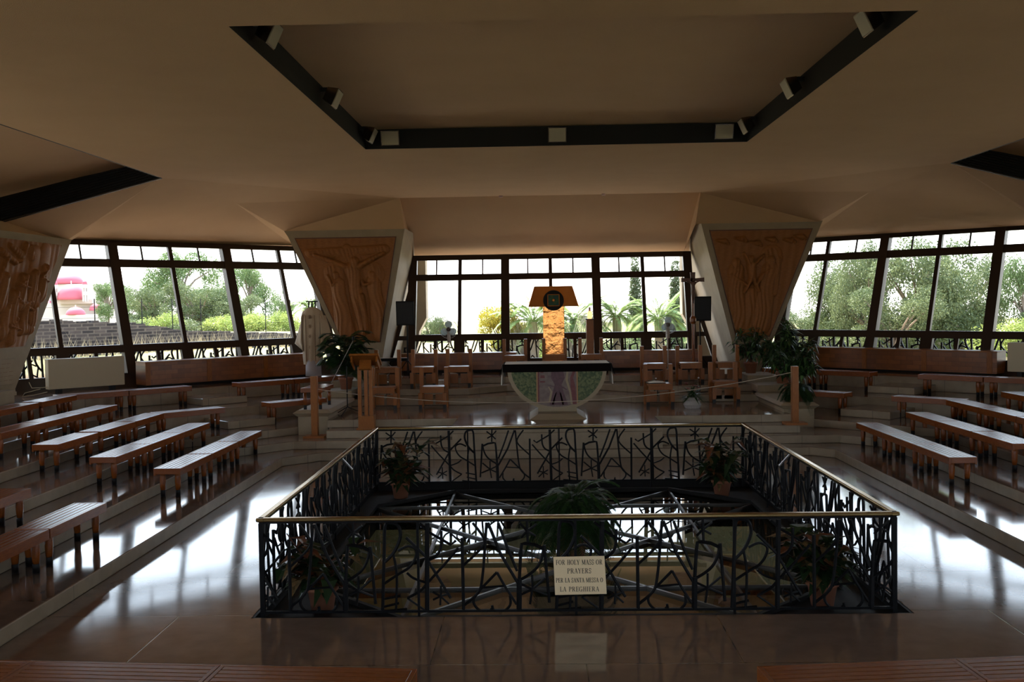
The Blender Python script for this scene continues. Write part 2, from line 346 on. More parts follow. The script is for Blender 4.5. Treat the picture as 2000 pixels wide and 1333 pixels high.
# mirrored bays behind the camera and at the sides
window(4, (-3.92, -1.5), (3.96, -1.5), (0, -1), .35, ZCn, [.0, 2.66, 5.26, 7.88], [1.36, 3.96, 6.6])
for n, s in ((5, -1), (6, 1)):
    window(n, dpt(s, 34.0, -6.4)[0:1] + (26 - dpt(s, 34.0, -6.4)[1],), (dpt(s, 34.0, -15.4)[0], 26 - dpt(s, 34.0, -15.4)[1]), (s * q, -q), .32, ZD, [.1, 3.2, 6.2, 8.9], [1.6, 4.7, 7.8])
for n, s in ((7, -1), (8, 1)):
    window(n, (s * 13.2, 6.9), (s * 13.2, 19.1), (s, 0), .32, (1.46, 1.99, 2.13, 3.9, 4.0, 4.3, 4.42), [.1, 3.1, 6.1, 9.1, 12.1], [1.6, 4.6, 7.6, 10.6])
# triangular side lights of the central bay
for s, xo in ((-1, -3.92), (1, 3.96)):
    b = MB(); g = MB()
    def cp(x, z, f=0): return (x, 27.5 + .35 * (z - 1.12) + f, z)
    xe = lambda z: xo + s * (.62 * max(0, (3.8 - z)) / 2.3)      # outer edge follows the pillar
    b.hexa([cp(xe(1.3), 1.3, -.08), cp(xe(1.3) - s * .12, 1.3, -.08), cp(xe(1.3) - s * .12, 1.3, .08), cp(xe(1.3), 1.3, .08)],
           [cp(xo, 3.85, -.08), cp(xo - s * .12, 3.85, -.08), cp(xo - s * .12, 3.85, .08), cp(xo, 3.85, .08)])
    b.hexa([cp(xo, 2.0, -.07), cp(xe(2.0), 2.0, -.07), cp(xe(2.0), 2.0, .07), cp(xo, 2.0, .07)], [cp(xo, 2.12, -.07), cp(xe(2.12), 2.12, -.07), cp(xe(2.12), 2.12, .07), cp(xo, 2.12, .07)])
    b.hexa([cp(xo, 1.12, -.02), cp(xe(1.3), 1.12, -.02), cp(xe(1.3), 1.12, .07), cp(xo, 1.12, .07)], [cp(xo, 1.45, -.02), cp(xe(1.45), 1.45, -.02), cp(xe(1.45), 1.45, .07), cp(xo, 1.45, .07)])
    o = b.build('window_%d' % (9 if s < 0 else 10), 'frame', fix=True); tag(o, kind='structure')
    g.poly([cp(xo, 1.3), cp(xe(1.3), 1.3), cp(xo, 3.8)]); g.build('pane', 'glass', o)

# carved relief panels on the pillars
def relief(name, fig, quad, parent, depth=.15, nx=190, nz=190):
    """quad: TL,TR,BR,BL points; fig: list of strokes ((x1,y1),(x2,y2),r1,r2,h) in unit square with y down"""
    TL, TR, BR, BL = [Vector(p) for p in quad]
    U, V = np.meshgrid(np.linspace(0, 1, nx), np.linspace(0, 1, nz))
    H = np.zeros_like(U)
    wt, wb, hh = (TR - TL).length, (BR - BL).length, (TL - BL).length
    Wd = wt + (wb - wt) * V; PX = (U - .5) * Wd + wt / 2; PY = V * hh      # metric coordinates
    for st in fig:
        (x1, y1), (x2, y2), r1, r2, h = st[:5]
        ax, ay, bx, by = x1 * wt, y1 * hh, x2 * wt, y2 * hh
        dx, dy = bx - ax, by - ay; LL = dx * dx + dy * dy + 1e-9
        t = np.clip(((PX - ax) * dx + (PY - ay) * dy) / LL, 0, 1)
        D = np.hypot(PX - ax - t * dx, PY - ay - t * dy); rr = (r1 + (r2 - r1) * t) * wt
        g = np.clip(1 - (D / rr) ** 2, 0, 1) ** .5 * h
        if len(st) > 5: H = H + np.where(g > 0, -g, 0)            # groove
        else: H = np.maximum(H, g)
    folds = .05 * np.sin(PX * 58 + np.sin(PY * 5) * 2.4 + np.sin(PX * 9) * 2) * (H > .3) + .03 * np.sin(PX * 31 + PY * 3) * (H < .04)
    H = H + folds
    nrm = (TR - TL).cross(BL - TL).normalized()
    if nrm.dot(Vector((0, 1, 0))) > .5 : nrm = -nrm
    if abs(nrm.x) > .5 and nrm.x * TL.x > 0: nrm = -nrm
    vs = []
    for j in range(nz):
        for i in range(nx):
            u = i / (nx - 1); v = j / (nz - 1); p = (TL * (1 - u) + TR * u) * (1 - v) + (BL * (1 - u) + BR * u) * v
            vs.append(tuple(p + nrm * (.02 + depth * float(H[j, i]))))
    fs = [(j * nx + i, j * nx + i + 1, (j + 1) * nx + i + 1, (j + 1) * nx + i) for j in range(nz - 1) for i in range(nx - 1)]
    b = MB(); b.add(vs, fs); o = b.build(name, 'panelwood', parent, smooth=True); return o
def figure(x, y, s, robe=True, lean=0, arms=None):
    """standing figure: head at (x,y)"""
    f = [((x, y), (x, y + .03 * s), .045 * s, .04 * s, 1.0), ((x, y + .08 * s), (x + lean * .3, y + .22 * s), .085 * s, .075 * s, .85),
         ((x + lean * .3, y + .22 * s), (x + lean, y + .62 * s), .08 * s, .11 * s, .8)]
    for a in arms or []: f.append(((x, y + .09 * s), a[0], .03 * s, .025 * s, .95)); f.append((a[0], a[1], .025 * s, .02 * s, .95))
    return f
FIG1 = [((.12, .14), (.88, .11), .05, .05, .35), ((.5, .1), (.5, .95), .05, .05, .3), ((.5, .2), (.5, .24), .13, .12, .4)]
FIG1 += [((.56, .22), (.55, .26), .05, .045, 1.1), ((.52, .3), (.52, .46), .085, .06, 1.0), ((.52, .5), (.52, .56), .07, .06, 1.0),
         ((.5, .56), (.53, .92), .045, .03, .95), ((.56, .56), (.57, .9), .045, .03, .95),
         ((.48, .28), (.28, .2), .035, .03, 1.0), ((.28, .2), (.17, .16), .03, .022, 1.0), ((.58, .28), (.75, .2), .035, .03, 1.0), ((.75, .2), (.86, .15), .03, .022, 1.0)]
FIG1 += [((.34, .33), (.34, .35), .11, .11, .45)] + figure(.35, .35, .9, arms=[((.3, .45), (.27, .36))]) + [((.72, .33), (.72, .35), .12, .12, .45)] + figure(.71, .35, .92, arms=[((.62, .45), (.6, .42))])
FIG2 = figure(.28, .3, 1.0, lean=.06, arms=[((.24, .42), (.4, .52))]) + figure(.62, .28, 1.0, lean=-.06, arms=[((.55, .42), (.5, .5))])
FIG2 += [((.42, .27), (.42, .29), .04, .035, 1.1), ((.43, .33), (.45, .45), .05, .04, 1.0), ((.42, .33), (.35, .22), .022, .016, 1), ((.45, .33), (.54, .24), .022, .016, 1),
         ((.44, .46), (.38, .58), .028, .02, 1), ((.46, .46), (.52, .57), .028, .02, 1), ((.45, .6), (.44, .95), .07, .05, .7), ((.62, .24), (.62, .26), .11, .12, .4), ((.69, .28), (.68, .6), .04, .03, .5)]
for fx, fy in ((.12, .09), (.3, .07), (.45, .11), (.6, .08), (.78, .09), (.88, .06)):   # fish swimming across the top
    FIG2 += [((fx - .05, fy), (fx + .03, fy + .01), .012, .03, .6), ((fx + .05, fy + .005), (fx + .065, fy + .03), .008, .016, .5)]
FIG3 = []
for fx, fy, fs, am in ((.50, .34, .42, None), (.60, .50, .42, ((.66, .60), (.74, .58))), (.66, .34, .40, ((.62, .42), (.70, .45))), (.75, .30, .42, None), (.84, .24, .42, ((.80, .34), (.86, .38))), (.54, .62, .38, None), (.70, .60, .36, ((.76, .66), (.80, .60))), (.78, .50, .40, None), (.62, .74, .30, ((.56, .80), (.66, .84))), (.3, .3, .5, None), (.2, .5, .5, None), (.38, .55, .45, None)):
    FIG3 += figure(fx, fy, fs, arms=[am] if am else None)
FIG3 += [((.84, .10), (.84, .3), .055, .05, .3), ((.75, .12), (.75, .34), .045, .04, .3), ((.45, .12), (.58, .22), .018, .012, .6), ((.52, .06), (.62, .14), .014, .02, .5), ((.66, .04), (.62, .2), .016, .010, .5), ((.70, .05), (.72, .16), .012, .02, .5), ((.45, .82), (.85, .84), .02, .03, .5), ((.5, .2), (.44, .42), .012, .02, .6)]

def pillar(n, TLx, TRx, BLx, BRx, yf, yb, ztop, fig, label, pz):
    b = MB()
    zb = 1.0
    sl = lambda a, bb, z: a + (bb - a) * (ztop - z) / (ztop - 1.83)
    xl, xr = sl(TLx, BLx, zb), sl(TRx, BRx, zb)
    b.hexa([(xl, yf, zb), (xr, yf, zb), (xr, yb, zb), (xl, yb, zb)], [(TLx, yf, ztop), (TRx, yf, ztop), (TRx, yb, ztop), (TLx, yb, ztop)])
    o = b.build('wall_%s' % n, 'stone', fix=True); tag(o, kind='structure')
    m = .20; zt, zl = pz
    qd = [(sl(TLx, BLx, zt) + m * .9, yf - .012, zt), (sl(TRx, BRx, zt) - m, yf - .012, zt), (sl(TRx, BRx, zl) - m * .7, yf - .012, zl), (sl(TLx, BLx, zl) + m * .7, yf - .012, zl)]
    r = thing('relief_panel', label, 'carving')
    rr = relief('carving', fig, qd, r)
    f = MB()
    P = [Vector(p) for p in qd]; c = sum(P, Vector()) / 4
    for i in range(4):
        a, d = P[i], P[(i + 1) % 4]; a2 = c + (a - c) * 1.02; d2 = c + (d - c) * 1.02
        f.hexa([a2 + Vector((0, -.03, 0)), d2 + Vector((0, -.03, 0)), d + Vector((0, -.03, 0)) * 1, a + Vector((0, -.03, 0))], [a2 + Vector((0, .02, 0)), d2 + Vector((0, .02, 0)), d + Vector((0, .02, 0)), a + Vector((0, .02, 0))])
    f.build('frame', mat('panel_edge', (.12, .04, .02), .5), r, fix=True)
    return o
pillar('back_left', -6.98, -3.81, -5.52, -4.42, 26.0, 29.6, 5.02, FIG1, 'carved wooden relief of a crucifixion on the tapering pillar left of the altar window', (4.78, 2.05))
pillar('back_right', 3.95, 7.1, 4.75, 5.75, 26.0, 29.6, 5.02, FIG2, 'carved wooden relief with fish above robed figures, right of the altar window', (4.80, 2.05))
# the side pillars: faces look across the hall
def side_pillar(n, s, t, with_panel):
    y = lambda v: yy(v, t); xf = s * 11.3; xb = s * 14.4; b = MB()
    b.hexa([(xf, y(18.2), 1.0), (xf, y(20.05), 1.0), (xb, y(20.05), 1.0), (xb, y(18.2), 1.0)], [(xf, y(17.6), 4.66), (xf, y(23.1), 4.66), (xb, y(23.1), 4.66), (xb, y(17.6), 4.66)])
    o = b.build('wall_%s' % n, 'stone', fix=True); tag(o, kind='structure')
    if with_panel:
        e = .012 * -s
        r = thing('relief_panel', 'carved wooden relief crowded with figures under arches on the side pillar at far left', 'carving')
        relief('carving', FIG3, [(xf + e, 17.9, 4.50), (xf + e, 22.55, 4.50), (xf + e, 20.75, 2.25), (xf + e, 18.3, 2.25)], r)
        f = MB(); f.box(xf - .02, xf + .03, 18.0, 20.62, 2.08, 2.25); f.box(xf - .02, xf + .028, 18.1, 20.5, 2.0, 2.08); f.build('frame', 'stone', r)
    return o
side_pillar('left', -1, 1, True); side_pillar('right', 1, 1, False); side_pillar('front_left', -1, -1, False); side_pillar('front_right', 1, -1, False)
b = MB()
for s in (-1, 1):
    b.hexa([(s * 5.5, -1, 1.0), (s * 4.4, -1, 1.0), (s * 4.4, -3.4, 1.0), (s * 5.5, -3.4, 1.0)], [(s * 7, 0, 5.0), (s * 3.85, 0, 5.0), (s * 3.85, -3.4, 5.0), (s * 7, -3.4, 5.0)])
tag(b.build('wall_front', 'stone', fix=True), kind='structure')
# ================================================================ benches
BL = 1.42
def make_bench():
    t = thing('bench', 'bench', 'bench')
    b = MB(); L = BL; W = .41       # seat: frame boards with five slats between; local x 0..L, y 0..W
    b.box(0, L, 0, .03, .34, .45); b.box(0, L, W - .03, W, .34, .45); b.box(0, .035, .03, W - .03, .36, .45); b.box(L - .035, L, .03, W - .03, .36, .45)
    b.build('seat_frame', 'wood', t, bevel=.004)
    b = MB(); n = 5; w_ = (W - .06) / n
    for k in range(n): b.box(.037, L - .037, .031 + k * w_ + .007, .031 + (k + 1) * w_ - .007, .415, .448)
    sl_ = b.build('slats', 'wood', t)
    b = MB(); b.box(.037, L - .037, .031, W - .031, .400, .410); b.build('groove_shade', 'dark', sl_)  # sheet coloured dark to stand for the shade in the slat gaps
    for x in (.13, L - .13):
        for y in (.09, W - .09):
            b = MB(); b.lathe([(.034, .105), (.040, .16), (.046, .24), (.043, .30), (.036, .37)], (x, y, 0), 12)
            lg = b.build('leg', 'wood', t, smooth=True)
            b = MB(); b.lathe([(.037, 0), (.037, .10), (.033, .108)], (x, y, 0), 12); b.build('foot_cap', 'foot', lg, smooth=True)
    return t
bench0 = make_bench(); used = []
def bench(x, y, z, rz, label, group):
    if not used: bench0.location = (x, y, z); bench0.rotation_euler = (0, 0, rz); bench0['label'] = label; bench0['group'] = group; used.append(1); return bench0
    return dup(bench0, (x, y, z), rz, label, group)
ordn = ['nearest the altar', 'second from the altar end', 'third from the altar end', 'fourth from the altar end']
rowN = ['first', 'second', 'third', 'fourth', 'fifth']
# straight rows run toward the altar; x_in is the edge facing the opening
rows = [  # side, row, x_in, z, list of far-end y for each bench, block
 (-1, 0, -5.73, .16, [18.93, 17.46, 15.98], 'far'), (-1, 0, -5.73, .16, [12.03, 10.58, 9.12], 'near'),
 (-1, 1, -6.76, .32, [19.0, 17.56, 16.12], 'far'), (-1, 1, -6.76, .32, [12.2, 10.75], 'near'),
 (-1, 2, -7.79, .48, [19.45, 17.98, 16.42], 'far'), (-1, 3, -8.80, .64, [19.55, 18.1, 16.66], 'far'), (-1, 4, -9.88, .80, [20.1, 18.55, 17.1], 'far'),
 (1, 0, 5.72, .16, [19.03, 17.6, 16.17], 'far'), (1, 1, 6.76, .32, [19.3, 17.86, 16.4], 'far'), (1, 2, 7.80, .48, [19.95, 18.5, 17.05], 'far'),
 (1, 3, 8.84, .64, [19.85, 18.4], 'far'), (1, 4, 9.95, .80, [20.2], 'far')]
for s, r, xi, z, ys, blk in rows:
    side = 'left' if s < 0 else 'right'
    for i, yv in enumerate(ys):
        lab = 'slatted wooden bench in the %s row %s of the railing, %s' % (rowN[r], side, ordn[i])
        if blk == 'near': lab = 'slatted wooden bench of the near-left block, %s row, %s' % (rowN[r], ['far end', 'second from its far end', 'third from its far end'][i])
        g = 'benches in the %s row on the %s' % (rowN[r], side)
        # local x runs along the row from the far end toward the camera, local y outward for the left side
        if s < 0: bench(xi, yv, z, R(-90) , lab, g) if False else bench(xi - .41, yv, z, R(-90), lab, g)
        else: bench(xi + .41, yv - BL, z, R(90), lab, g)
# with rz=-90 local x -> -y, local y -> +x ; with rz=90 local x -> +y, local y -> -x
def dbench(s, x, y, z, lab, g, away=False):
    """diagonal bench: (x,y) its inner corner at the aisle end; runs away from / toward the aisle"""
    if s < 0:   # inner edge direction from the aisle: toward the left-near (-.7,-.7), outward (-.7,.7)
        if not away: bench(x, y, z, R(-135), lab, g) if False else bench(x - q * BL, y - q * BL, z, R(45), lab, g)
        else: bench(x, y, z, R(45), lab, g)
    else:
        if not away: bench(x, y, z, R(-45), lab, g)
        else: bench(x - q * BL, y + q * BL, z, R(-45), lab, g)
# rz=45: local x -> (.7,.7), local y -> (-.7,.7) (outward on the left); rz=-45: local x -> (.7,-.7), local y -> (.7,.7)
D = [(-1, -6.86, 20.28, .48, 'left', 'low slatted bench at an angle beside the left aisle steps, rail side', False),
     (1, 7.03, 20.83, .48, 'right', 'low slatted bench at an angle beside the right aisle steps, rail side', False),
     (-1, -8.15, 22.0, .80, 'left', 'upper angled bench beside the left aisle steps, below the cream radiator', False),
     (-1, -9.17, 20.98, .80, 'left', 'upper angled bench at the bend of the highest left row', False),
     (1, 8.22, 22.52, .80, 'right', 'upper angled bench beside the right aisle steps, below the wooden window cover', False),
     (1, 9.24, 21.5, .80, 'right', 'upper angled bench at far right, below the cream radiator', False),
     (-1, -7.25, 22.65, .80, 'left', 'upper angled bench between the left aisle steps and the hanging vestment', True),
     (-1, -6.22, 23.68, .80, 'left', 'upper angled bench in front of the hanging vestment', True),
     (1, 7.40, 23.3, .80, 'right', 'upper angled bench beyond the right aisle steps, toward the pillar', True),
     (1, 6.36, 24.34, .80, 'right', 'upper angled bench half hidden behind the potted plants at right', True),
     (-1, -6.13, 21.1, .48, 'left', 'lower angled bench behind the left rope post', True),
     (1, 6.27, 21.6, .48, 'right', 'lower angled bench behind the right rope post', True)]
for s, x, y, z, side, lab, aw in D: dbench(s, x, y, z, lab, 'angled benches on the %s' % side, aw)
for x0, y0, rz_, lab in ((-5.53, 6.72, -4.2, 'foreground slatted bench cut by the lower left corner of the photo'), (-4.11, 6.615, -4.2, 'foreground slatted bench at lower left, the middle one of the left three'), (-2.69, 6.51, -4.2, 'foreground slatted bench whose right end is left of centre'),
             (1.16, 6.415, 5, 'foreground slatted bench at lower right with its left end in view'), (2.58, 6.54, 5, 'foreground slatted bench in the lower right corner')):
    bench(x0, y0, 0, R(rz_), lab, 'benches along the bottom edge')
# small bench under the microphone boom, on the left parapet
bench(-5.50, 20.5, .84, R(90) , 'short wooden bench standing on the left stone parapet under a microphone', 'stool bench') if False else None
t = thing('stool', 'short wooden bench standing on the left stone parapet under a microphone', 'stool', (-5.33, 20.48, .84), 0)
b = MB(); b.box(0, .46, 0, 1.15, .36, .45); b.build('seat', 'wood', t, bevel=.006)
for x in (.07, .39):
    for y in (.1, 1.0):
        b = MB(); b.lathe([(.032, .09), (.038, .2), (.034, .36)], (x, y, 0), 12); lg = b.build('leg', 'wood', t, smooth=True)
        b = MB(); b.lathe([(.035, 0), (.035, .09)], (x, y, 0), 12); b.build('foot_cap', 'foot', lg)

# ================================================================ chairs
def make_chair():
    t = thing('wooden_chair', 'chair', 'chair')      # local: centred, front toward -y
    W = .66
    b = MB(); b.box(-W / 2 + .06, W / 2 - .06, -.25, .22, .455, .50); b.build('seat', 'wood2', t, bevel=.004)
    b = MB(); b.box(-W / 2 + .06, W / 2 - .06, -.26, -.23, .36, .455); b.build('apron', 'wood2', t, bevel=.003)
    b = MB(); b.box(-W / 2 + .06, W / 2 - .06, .18, .21, .36, .455); b.build('apron', 'wood2', t, bevel=.003)
    for s in (-1, 1):
        b = MB(); b.box(min(s * (W / 2 - .09), s * W / 2), max(s * (W / 2 - .09), s * W / 2), .12, .24, 0, .92); b.build('post', 'wood2', t, bevel=.004)
        b = MB(); b.box(min(s * (W / 2 - .10), s * (W / 2 - .01)), max(s * (W / 2 - .10), s * (W / 2 - .01)), -.25, -.18, .09, .36)
        lg = b.build('leg', 'wood2', t, bevel=.003)
        b = MB(); b.box(min(s * (W / 2 - .09), s * (W / 2 - .02)), max(s * (W / 2 - .09), s * (W / 2 - .02)), -.245, -.185, 0, .09); b.build('foot_cap', 'foot', lg)
        b = MB(); b.box(min(s * .03, s * (W / 2 - .10)), max(s * .03, s * (W / 2 - .10)), .15, .17, .06, .30); b.build('back_panel', 'wood2', t, bevel=.002)
    return t
ch0 = make_chair()
chairs = [(-3.88, 22.45, .64, 'front left chair, beside the lectern'), (-2.76, 22.5, .64, 'front left chair nearer the altar'),
          (2.38, 22.45, .64, 'chair holding an open book, right of the altar'), (3.93, 22.85, .64, 'front right chair behind the flower basket'),
          (-4.13, 24.55, .96, 'second row left chair, behind the lectern'), (-3.20, 24.5, .96, 'second row left chair, middle of three'), (-2.33, 24.5, .96, 'second row left chair closest to the altar'),
          (2.53, 24.6, .96, 'second row right chair closest to the altar'), (3.42, 24.65, .96, 'second row right chair with a sheet on its seat'), (4.35, 24.7, .96, 'second row right chair against the potted plants'),
          (-.97, 26.25, 1.12, 'celebrant row chair left of the golden tabernacle'), (.09, 26.3, 1.12, 'celebrant row chair straight in front of the tabernacle'), (1.06, 26.3, 1.12, 'celebrant row chair in front of the candle stand')]
for i, (x, y, z, lab) in enumerate(chairs):
    lab = 'wooden chair with tall side posts, ' + lab.replace(' chair', '', 1)
    g = 'wooden chairs around the altar'
    if i == 0: ch0.location = (x, y, z); ch0['label'] = lab; ch0['group'] = g
    else: dup(ch0, (x, y, z), 0, lab, g)
# things on and under chairs
t = thing('open_book', 'open book lying on the chair right of the altar', 'book', (2.30, 22.4, 1.14), R(8))
b = MB(); b.box(-.20, .20, -.13, .13, 0, .014); b.build('cover', 'black', t)
b = MB(); b.hexa([(-.19, -.12, .015), (0, -.12, .015), (0, .12, .015), (-.19, .12, .015)], [(-.19, -.12, .03), (0, -.12, .05), (0, .12, .05), (-.19, .12, .03)])
b.hexa([(0, -.12, .015), (.19, -.12, .015), (.19, .12, .015), (0, .12, .015)], [(0, -.12, .05), (.19, -.12, .03), (.19, .12, .03), (0, .12, .05)]); b.build('pages', 'white', t)
M['bottleglass'] = glass_mat('bottle_glass', (.75, .8, .82), 1.5, .02)
for i, (x, y, z, lab) in enumerate(((2.42, 23.35, .80, 'clear carafe on the step behind the book chair'), (3.42, 23.35, .80, 'clear bottle on the step right of the carafe'), (-3.93, 23.35, .80, 'clear bottle on the step behind the lectern chair'))):
    t = thing('bottle', lab, 'bottle', (x, y, z), 0, 'bottles on the step')
    b = MB(); b.lathe([(.04, 0), (.045, .01), (.045, .2), (.03, .26), (.017, .30), (.017, .36)], n=14); b.build('body', 'bottleglass', t, smooth=True)
    b = MB(); b.lathe([(.02, .36), (.02, .39)], n=10); b.build('cap', 'white', t)
b = MB(); b.box(-.1, .1, -.07, .07, 0, .12); tag(b.build('paper_box', 'white', loc=(-2.86, 25.0, .96)), 'small white box on the floor between two second row chairs', 'box')
b = MB(); b.hexa([(-.1, -.14, 0), (.1, -.14, 0), (.1, .14, 0), (-.1, .14, 0)], [(-.1, -.14, .004), (.1, -.14, .004), (.1, .14, .004), (-.1, .14, .004)])
tag(b.build('leaflet', 'white', loc=(3.5, 24.55, 1.461)), 'white leaflet lying on a second row right chair', 'leaflet')

# ================================================================ altar
t = thing('altar', 'stone altar with a half-round mosaic front on a narrow pedestal', 'altar', (.0, 20.85, .64))
ax, ay = .03, 0
def arc(r, rz, n=40, zc=1.0, x=0): return [(x + r * math.cos(math.pi + math.pi * k / n), zc + rz * math.sin(math.pi + math.pi * k / n)) for k in range(n + 1)]
def yprism(b, pts, y0, y1, mi=0):
    n = len(pts); b.add([(p[0], y0, p[1]) for p in pts] + [(p[0], y1, p[1]) for p in pts], [tuple(range(n)), tuple(range(2 * n - 1, n - 1, -1))] + [(i, i + n, (i + 1) % n + n, (i + 1) % n) for i in range(n)], mi)
b = MB(); yprism(b, arc(1.03, .88, x=ax, zc=1.0), -.42, .42); b.build('body', 'stone', t, fix=True)
b = MB(); b.box(-1.06, 1.12, -.45, .45, 1.0, 1.085); b.build('tabletop', 'stone', t, bevel=.01)
b = MB(); b.box(ax - .40, ax + .40, -.38, .38, .05, .5)
b.hexa([(ax - .58, -1.0, 0), (ax + .58, -1.0, 0), (ax + .58, .45, 0), (ax - .58, .45, 0)], [(ax - .40, -.8, .10), (ax + .40, -.8, .10), (ax + .40, .4, .10), (ax - .40, .4, .10)])
b.build('pedestal', 'stone', t)
def clipx(pts, x0, x1):
    out = []
    for (x, z) in pts: out.append((min(max(x, x0), x1), z))
    return out
M['mosaic_green'] = mat('mosaic_green', (.035, .065, .022), .55, kind='voronoi', c2=(.13, .15, .06), nscale=26)
M['mosaic_mauve'] = mat('mosaic_mauve', (.13, .085, .09), .55, kind='noise', c2=(.22, .17, .15), nscale=9)
M['mosaic_red'] = mat('mosaic_red', (.13, .025, .032), .5, kind='noise', c2=(.17, .045, .05), nscale=20)
M['mosaic_purple'] = mat('mosaic_purple', (.13, .06, .075), .5, kind='noise', c2=(.07, .03, .045), nscale=16)
M['mosaic_gold'] = mat('mosaic_gold', (.38, .20, .08), .5)
ai = lambda x: 1.0 - .80 * math.sqrt(max(0, 1 - ((x - ax) / .95) ** 2))
for nm, x0, x1, mm in (('mosaic_field', -.94 + ax, -.43 + ax, 'mosaic_green'), ('mosaic_field', .43 + ax, .94 + ax, 'mosaic_green'), ('central_panel', -.40 + ax, .40 + ax, 'mosaic_mauve')):
    n = 16; xs = [x0 + (x1 - x0) * k / n for k in range(n + 1)]
    b = MB(); yprism(b, [(x, ai(x)) for x in xs] + [(x1, .99), (x0, .99)], -.432, -.421); o = b.build(nm, mm, t, fix=True)
    if nm == 'central_panel':
        cp = o
        def inlay(nm2, mm2, strips):
            bb = MB()
            for st in strips:
                for (xa, za, wa), (xb, zb_, wb) in zip(st, st[1:]): yprism(bb, [(ax + xa - wa, za), (ax + xa + wa, za), (ax + xb + wb, zb_), (ax + xb - wb, zb_)], -.440, -.4325)
            bb.build(nm2, mm2, cp, fix=True)
        inlay('robed_figure', 'mosaic_purple', [[(0, .98, .12), (0.02, .80, .14), (.02, .66, .07), (.02, .55, .10), (.03, .24, .19)], [(-.05, .62, .03), (-.2, .66, .02)], [(.1, .62, .03), (.2, .55, .02)]])
        inlay('red_band', 'mosaic_red', [[(.37, .98, .03), (.30, .80, .03), (.33, .6, .05), (.36, .25, .04)], [(-.38, .98, .015), (-.385, .6, .015), (-.385, .3, .012)], [(-.3, .86, .04), (-.3, .80, .05)], [(-.31, .94, .03), (-.31, .91, .03)], [(-.3, .74, .05), (-.3, .71, .05)], [(-.02, .5, .012), (-.1, .25, .02)], [(.06, .5, .012), (.12, .25, .02)]])
        for bd in ([(.22, .98, .02), (.2, .75, .025), (.27, .5, .02), (.3, .25, .02)], [(-.18, .62, .015), (-.12, .52, .02), (-.16, .3, .025)], [(-.36, .58, .02), (-.2, .57, .015)]): inlay('pale_band', 'stone', [bd])
for sx in (-.415, .415):
    b = MB(); b.box(ax + sx - .012, ax + sx + .012, -.436, -.42, ai(ax + sx), .99); b.build('gold_strip', 'mosaic_gold', t)
M['darkcloth'] = mat('dark_altar_cloth', (.007, .005, .005), .95, spec=.04)
b = MB()
b.box(-1.08, 1.14, -.47, .47, 1.087, 1.095)
b.hexa([(-1.09, -.475, 1.092), (1.15, -.475, 1.092), (1.15, -.468, 1.092), (-1.09, -.468, 1.092)][::1], [(-1.09, -.475, .93)] * 1 + [(1.15, -.475, .93), (1.15, -.468, .93), (-1.09, -.468, .93)])
for s, xx in ((-1, -1.09), (1, 1.15)): b.hexa([(xx, -.475, 1.09), (xx, .47, 1.09), (xx + s * .008, .47, 1.09), (xx + s * .008, -.475, 1.09)], [(xx + s * .07, -.475, .86), (xx + s * .06, .47, .9), (xx + s * .068, .47, .9), (xx + s * .078, -.475, .86)])
o = b.build('altar_cloth', 'darkcloth', loc=(0, 20.85, .64), fix=True); tag(o, 'black cloth band hanging over the front edge of the altar', 'cloth')
b = MB(); b.box(-1.05, 1.11, -.44, .46, 1.0955, 1.101)
for s, xx in ((-1, -1.07), (1, 1.13)):
    pts = []
    for k in range(13): pts.append((xx + s * (.05 + .018 * math.sin(k * 1.9)), -.40 + .8 * k / 12))
    for k in range(12):
        (xa, ya), (xb, yb) = pts[k], pts[k + 1]
        b.add([(xa - s * .03, ya, 1.08), (xb - s * .03, yb, 1.08), (xb, yb, .66), (xa, ya, .66)], [(0, 1, 2, 3)])
M['linen'] = mat('altar_linen', (.62, .58, .52), .8)
tag(b.build('altar_linen', 'linen', loc=(0, 20.85, .64)), 'white linen on the altar top, its folds hanging at both ends', 'cloth')

# ================================================================ tabernacle
t = thing('tabernacle', 'tall beaten gold tabernacle shaped like a flared tree before the central window', 'tabernacle', (.09, 27.05, 1.12))
b = MB(); b.box(-.29, .29, -.09, .22, .0, 1.85); b.build('column', 'gold', t, bevel=.01)
b = MB(); b.hexa([(-.69, -.16, 1.77), (.69, -.16, 1.77), (.69, .24, 1.77), (-.69, .24, 1.77)], [(-.52, -.05, 2.33), (.52, -.05, 2.33), (.52, .2, 2.33), (-.52, .2, 2.33)]); b.build('canopy', 'gold', t, bevel=.012)
b = MB(); T = boxT((0, -.155, 1.93), 0, R(90 - 12)); b.lathe([(.0, 0), (.27, 0), (.28, .03), (.28, .06)], n=40, T=T); dr = b.build('round_door', 'foot', t, smooth=False)
b = MB(); 
for (x0, x1, y0, y1) in ((-.165, .165, -.165, -.145), (-.165, .165, .145, .165), (-.165, -.145, -.165, .165), (.145, .165, -.165, .165)): b.box(x0, x1, y0, y1, .058, .072, T=T)
b.lathe([(.05, .06), (.03, .085), (0, .09)], n=16, T=T); b.build('square_rim', 'gold', dr)
b = MB(); b.box(-.144, .144, -.144, .144, .058, .066, T=T); M['teal'] = mat('enamel_teal', (.02, .08, .07), .3, kind='voronoi', c2=(.05, .12, .05), nscale=18); b.build('enamel_plate', 'teal', dr)
b = MB(); b.box(-.075, .075, -.2, -.12, 0, .42); 
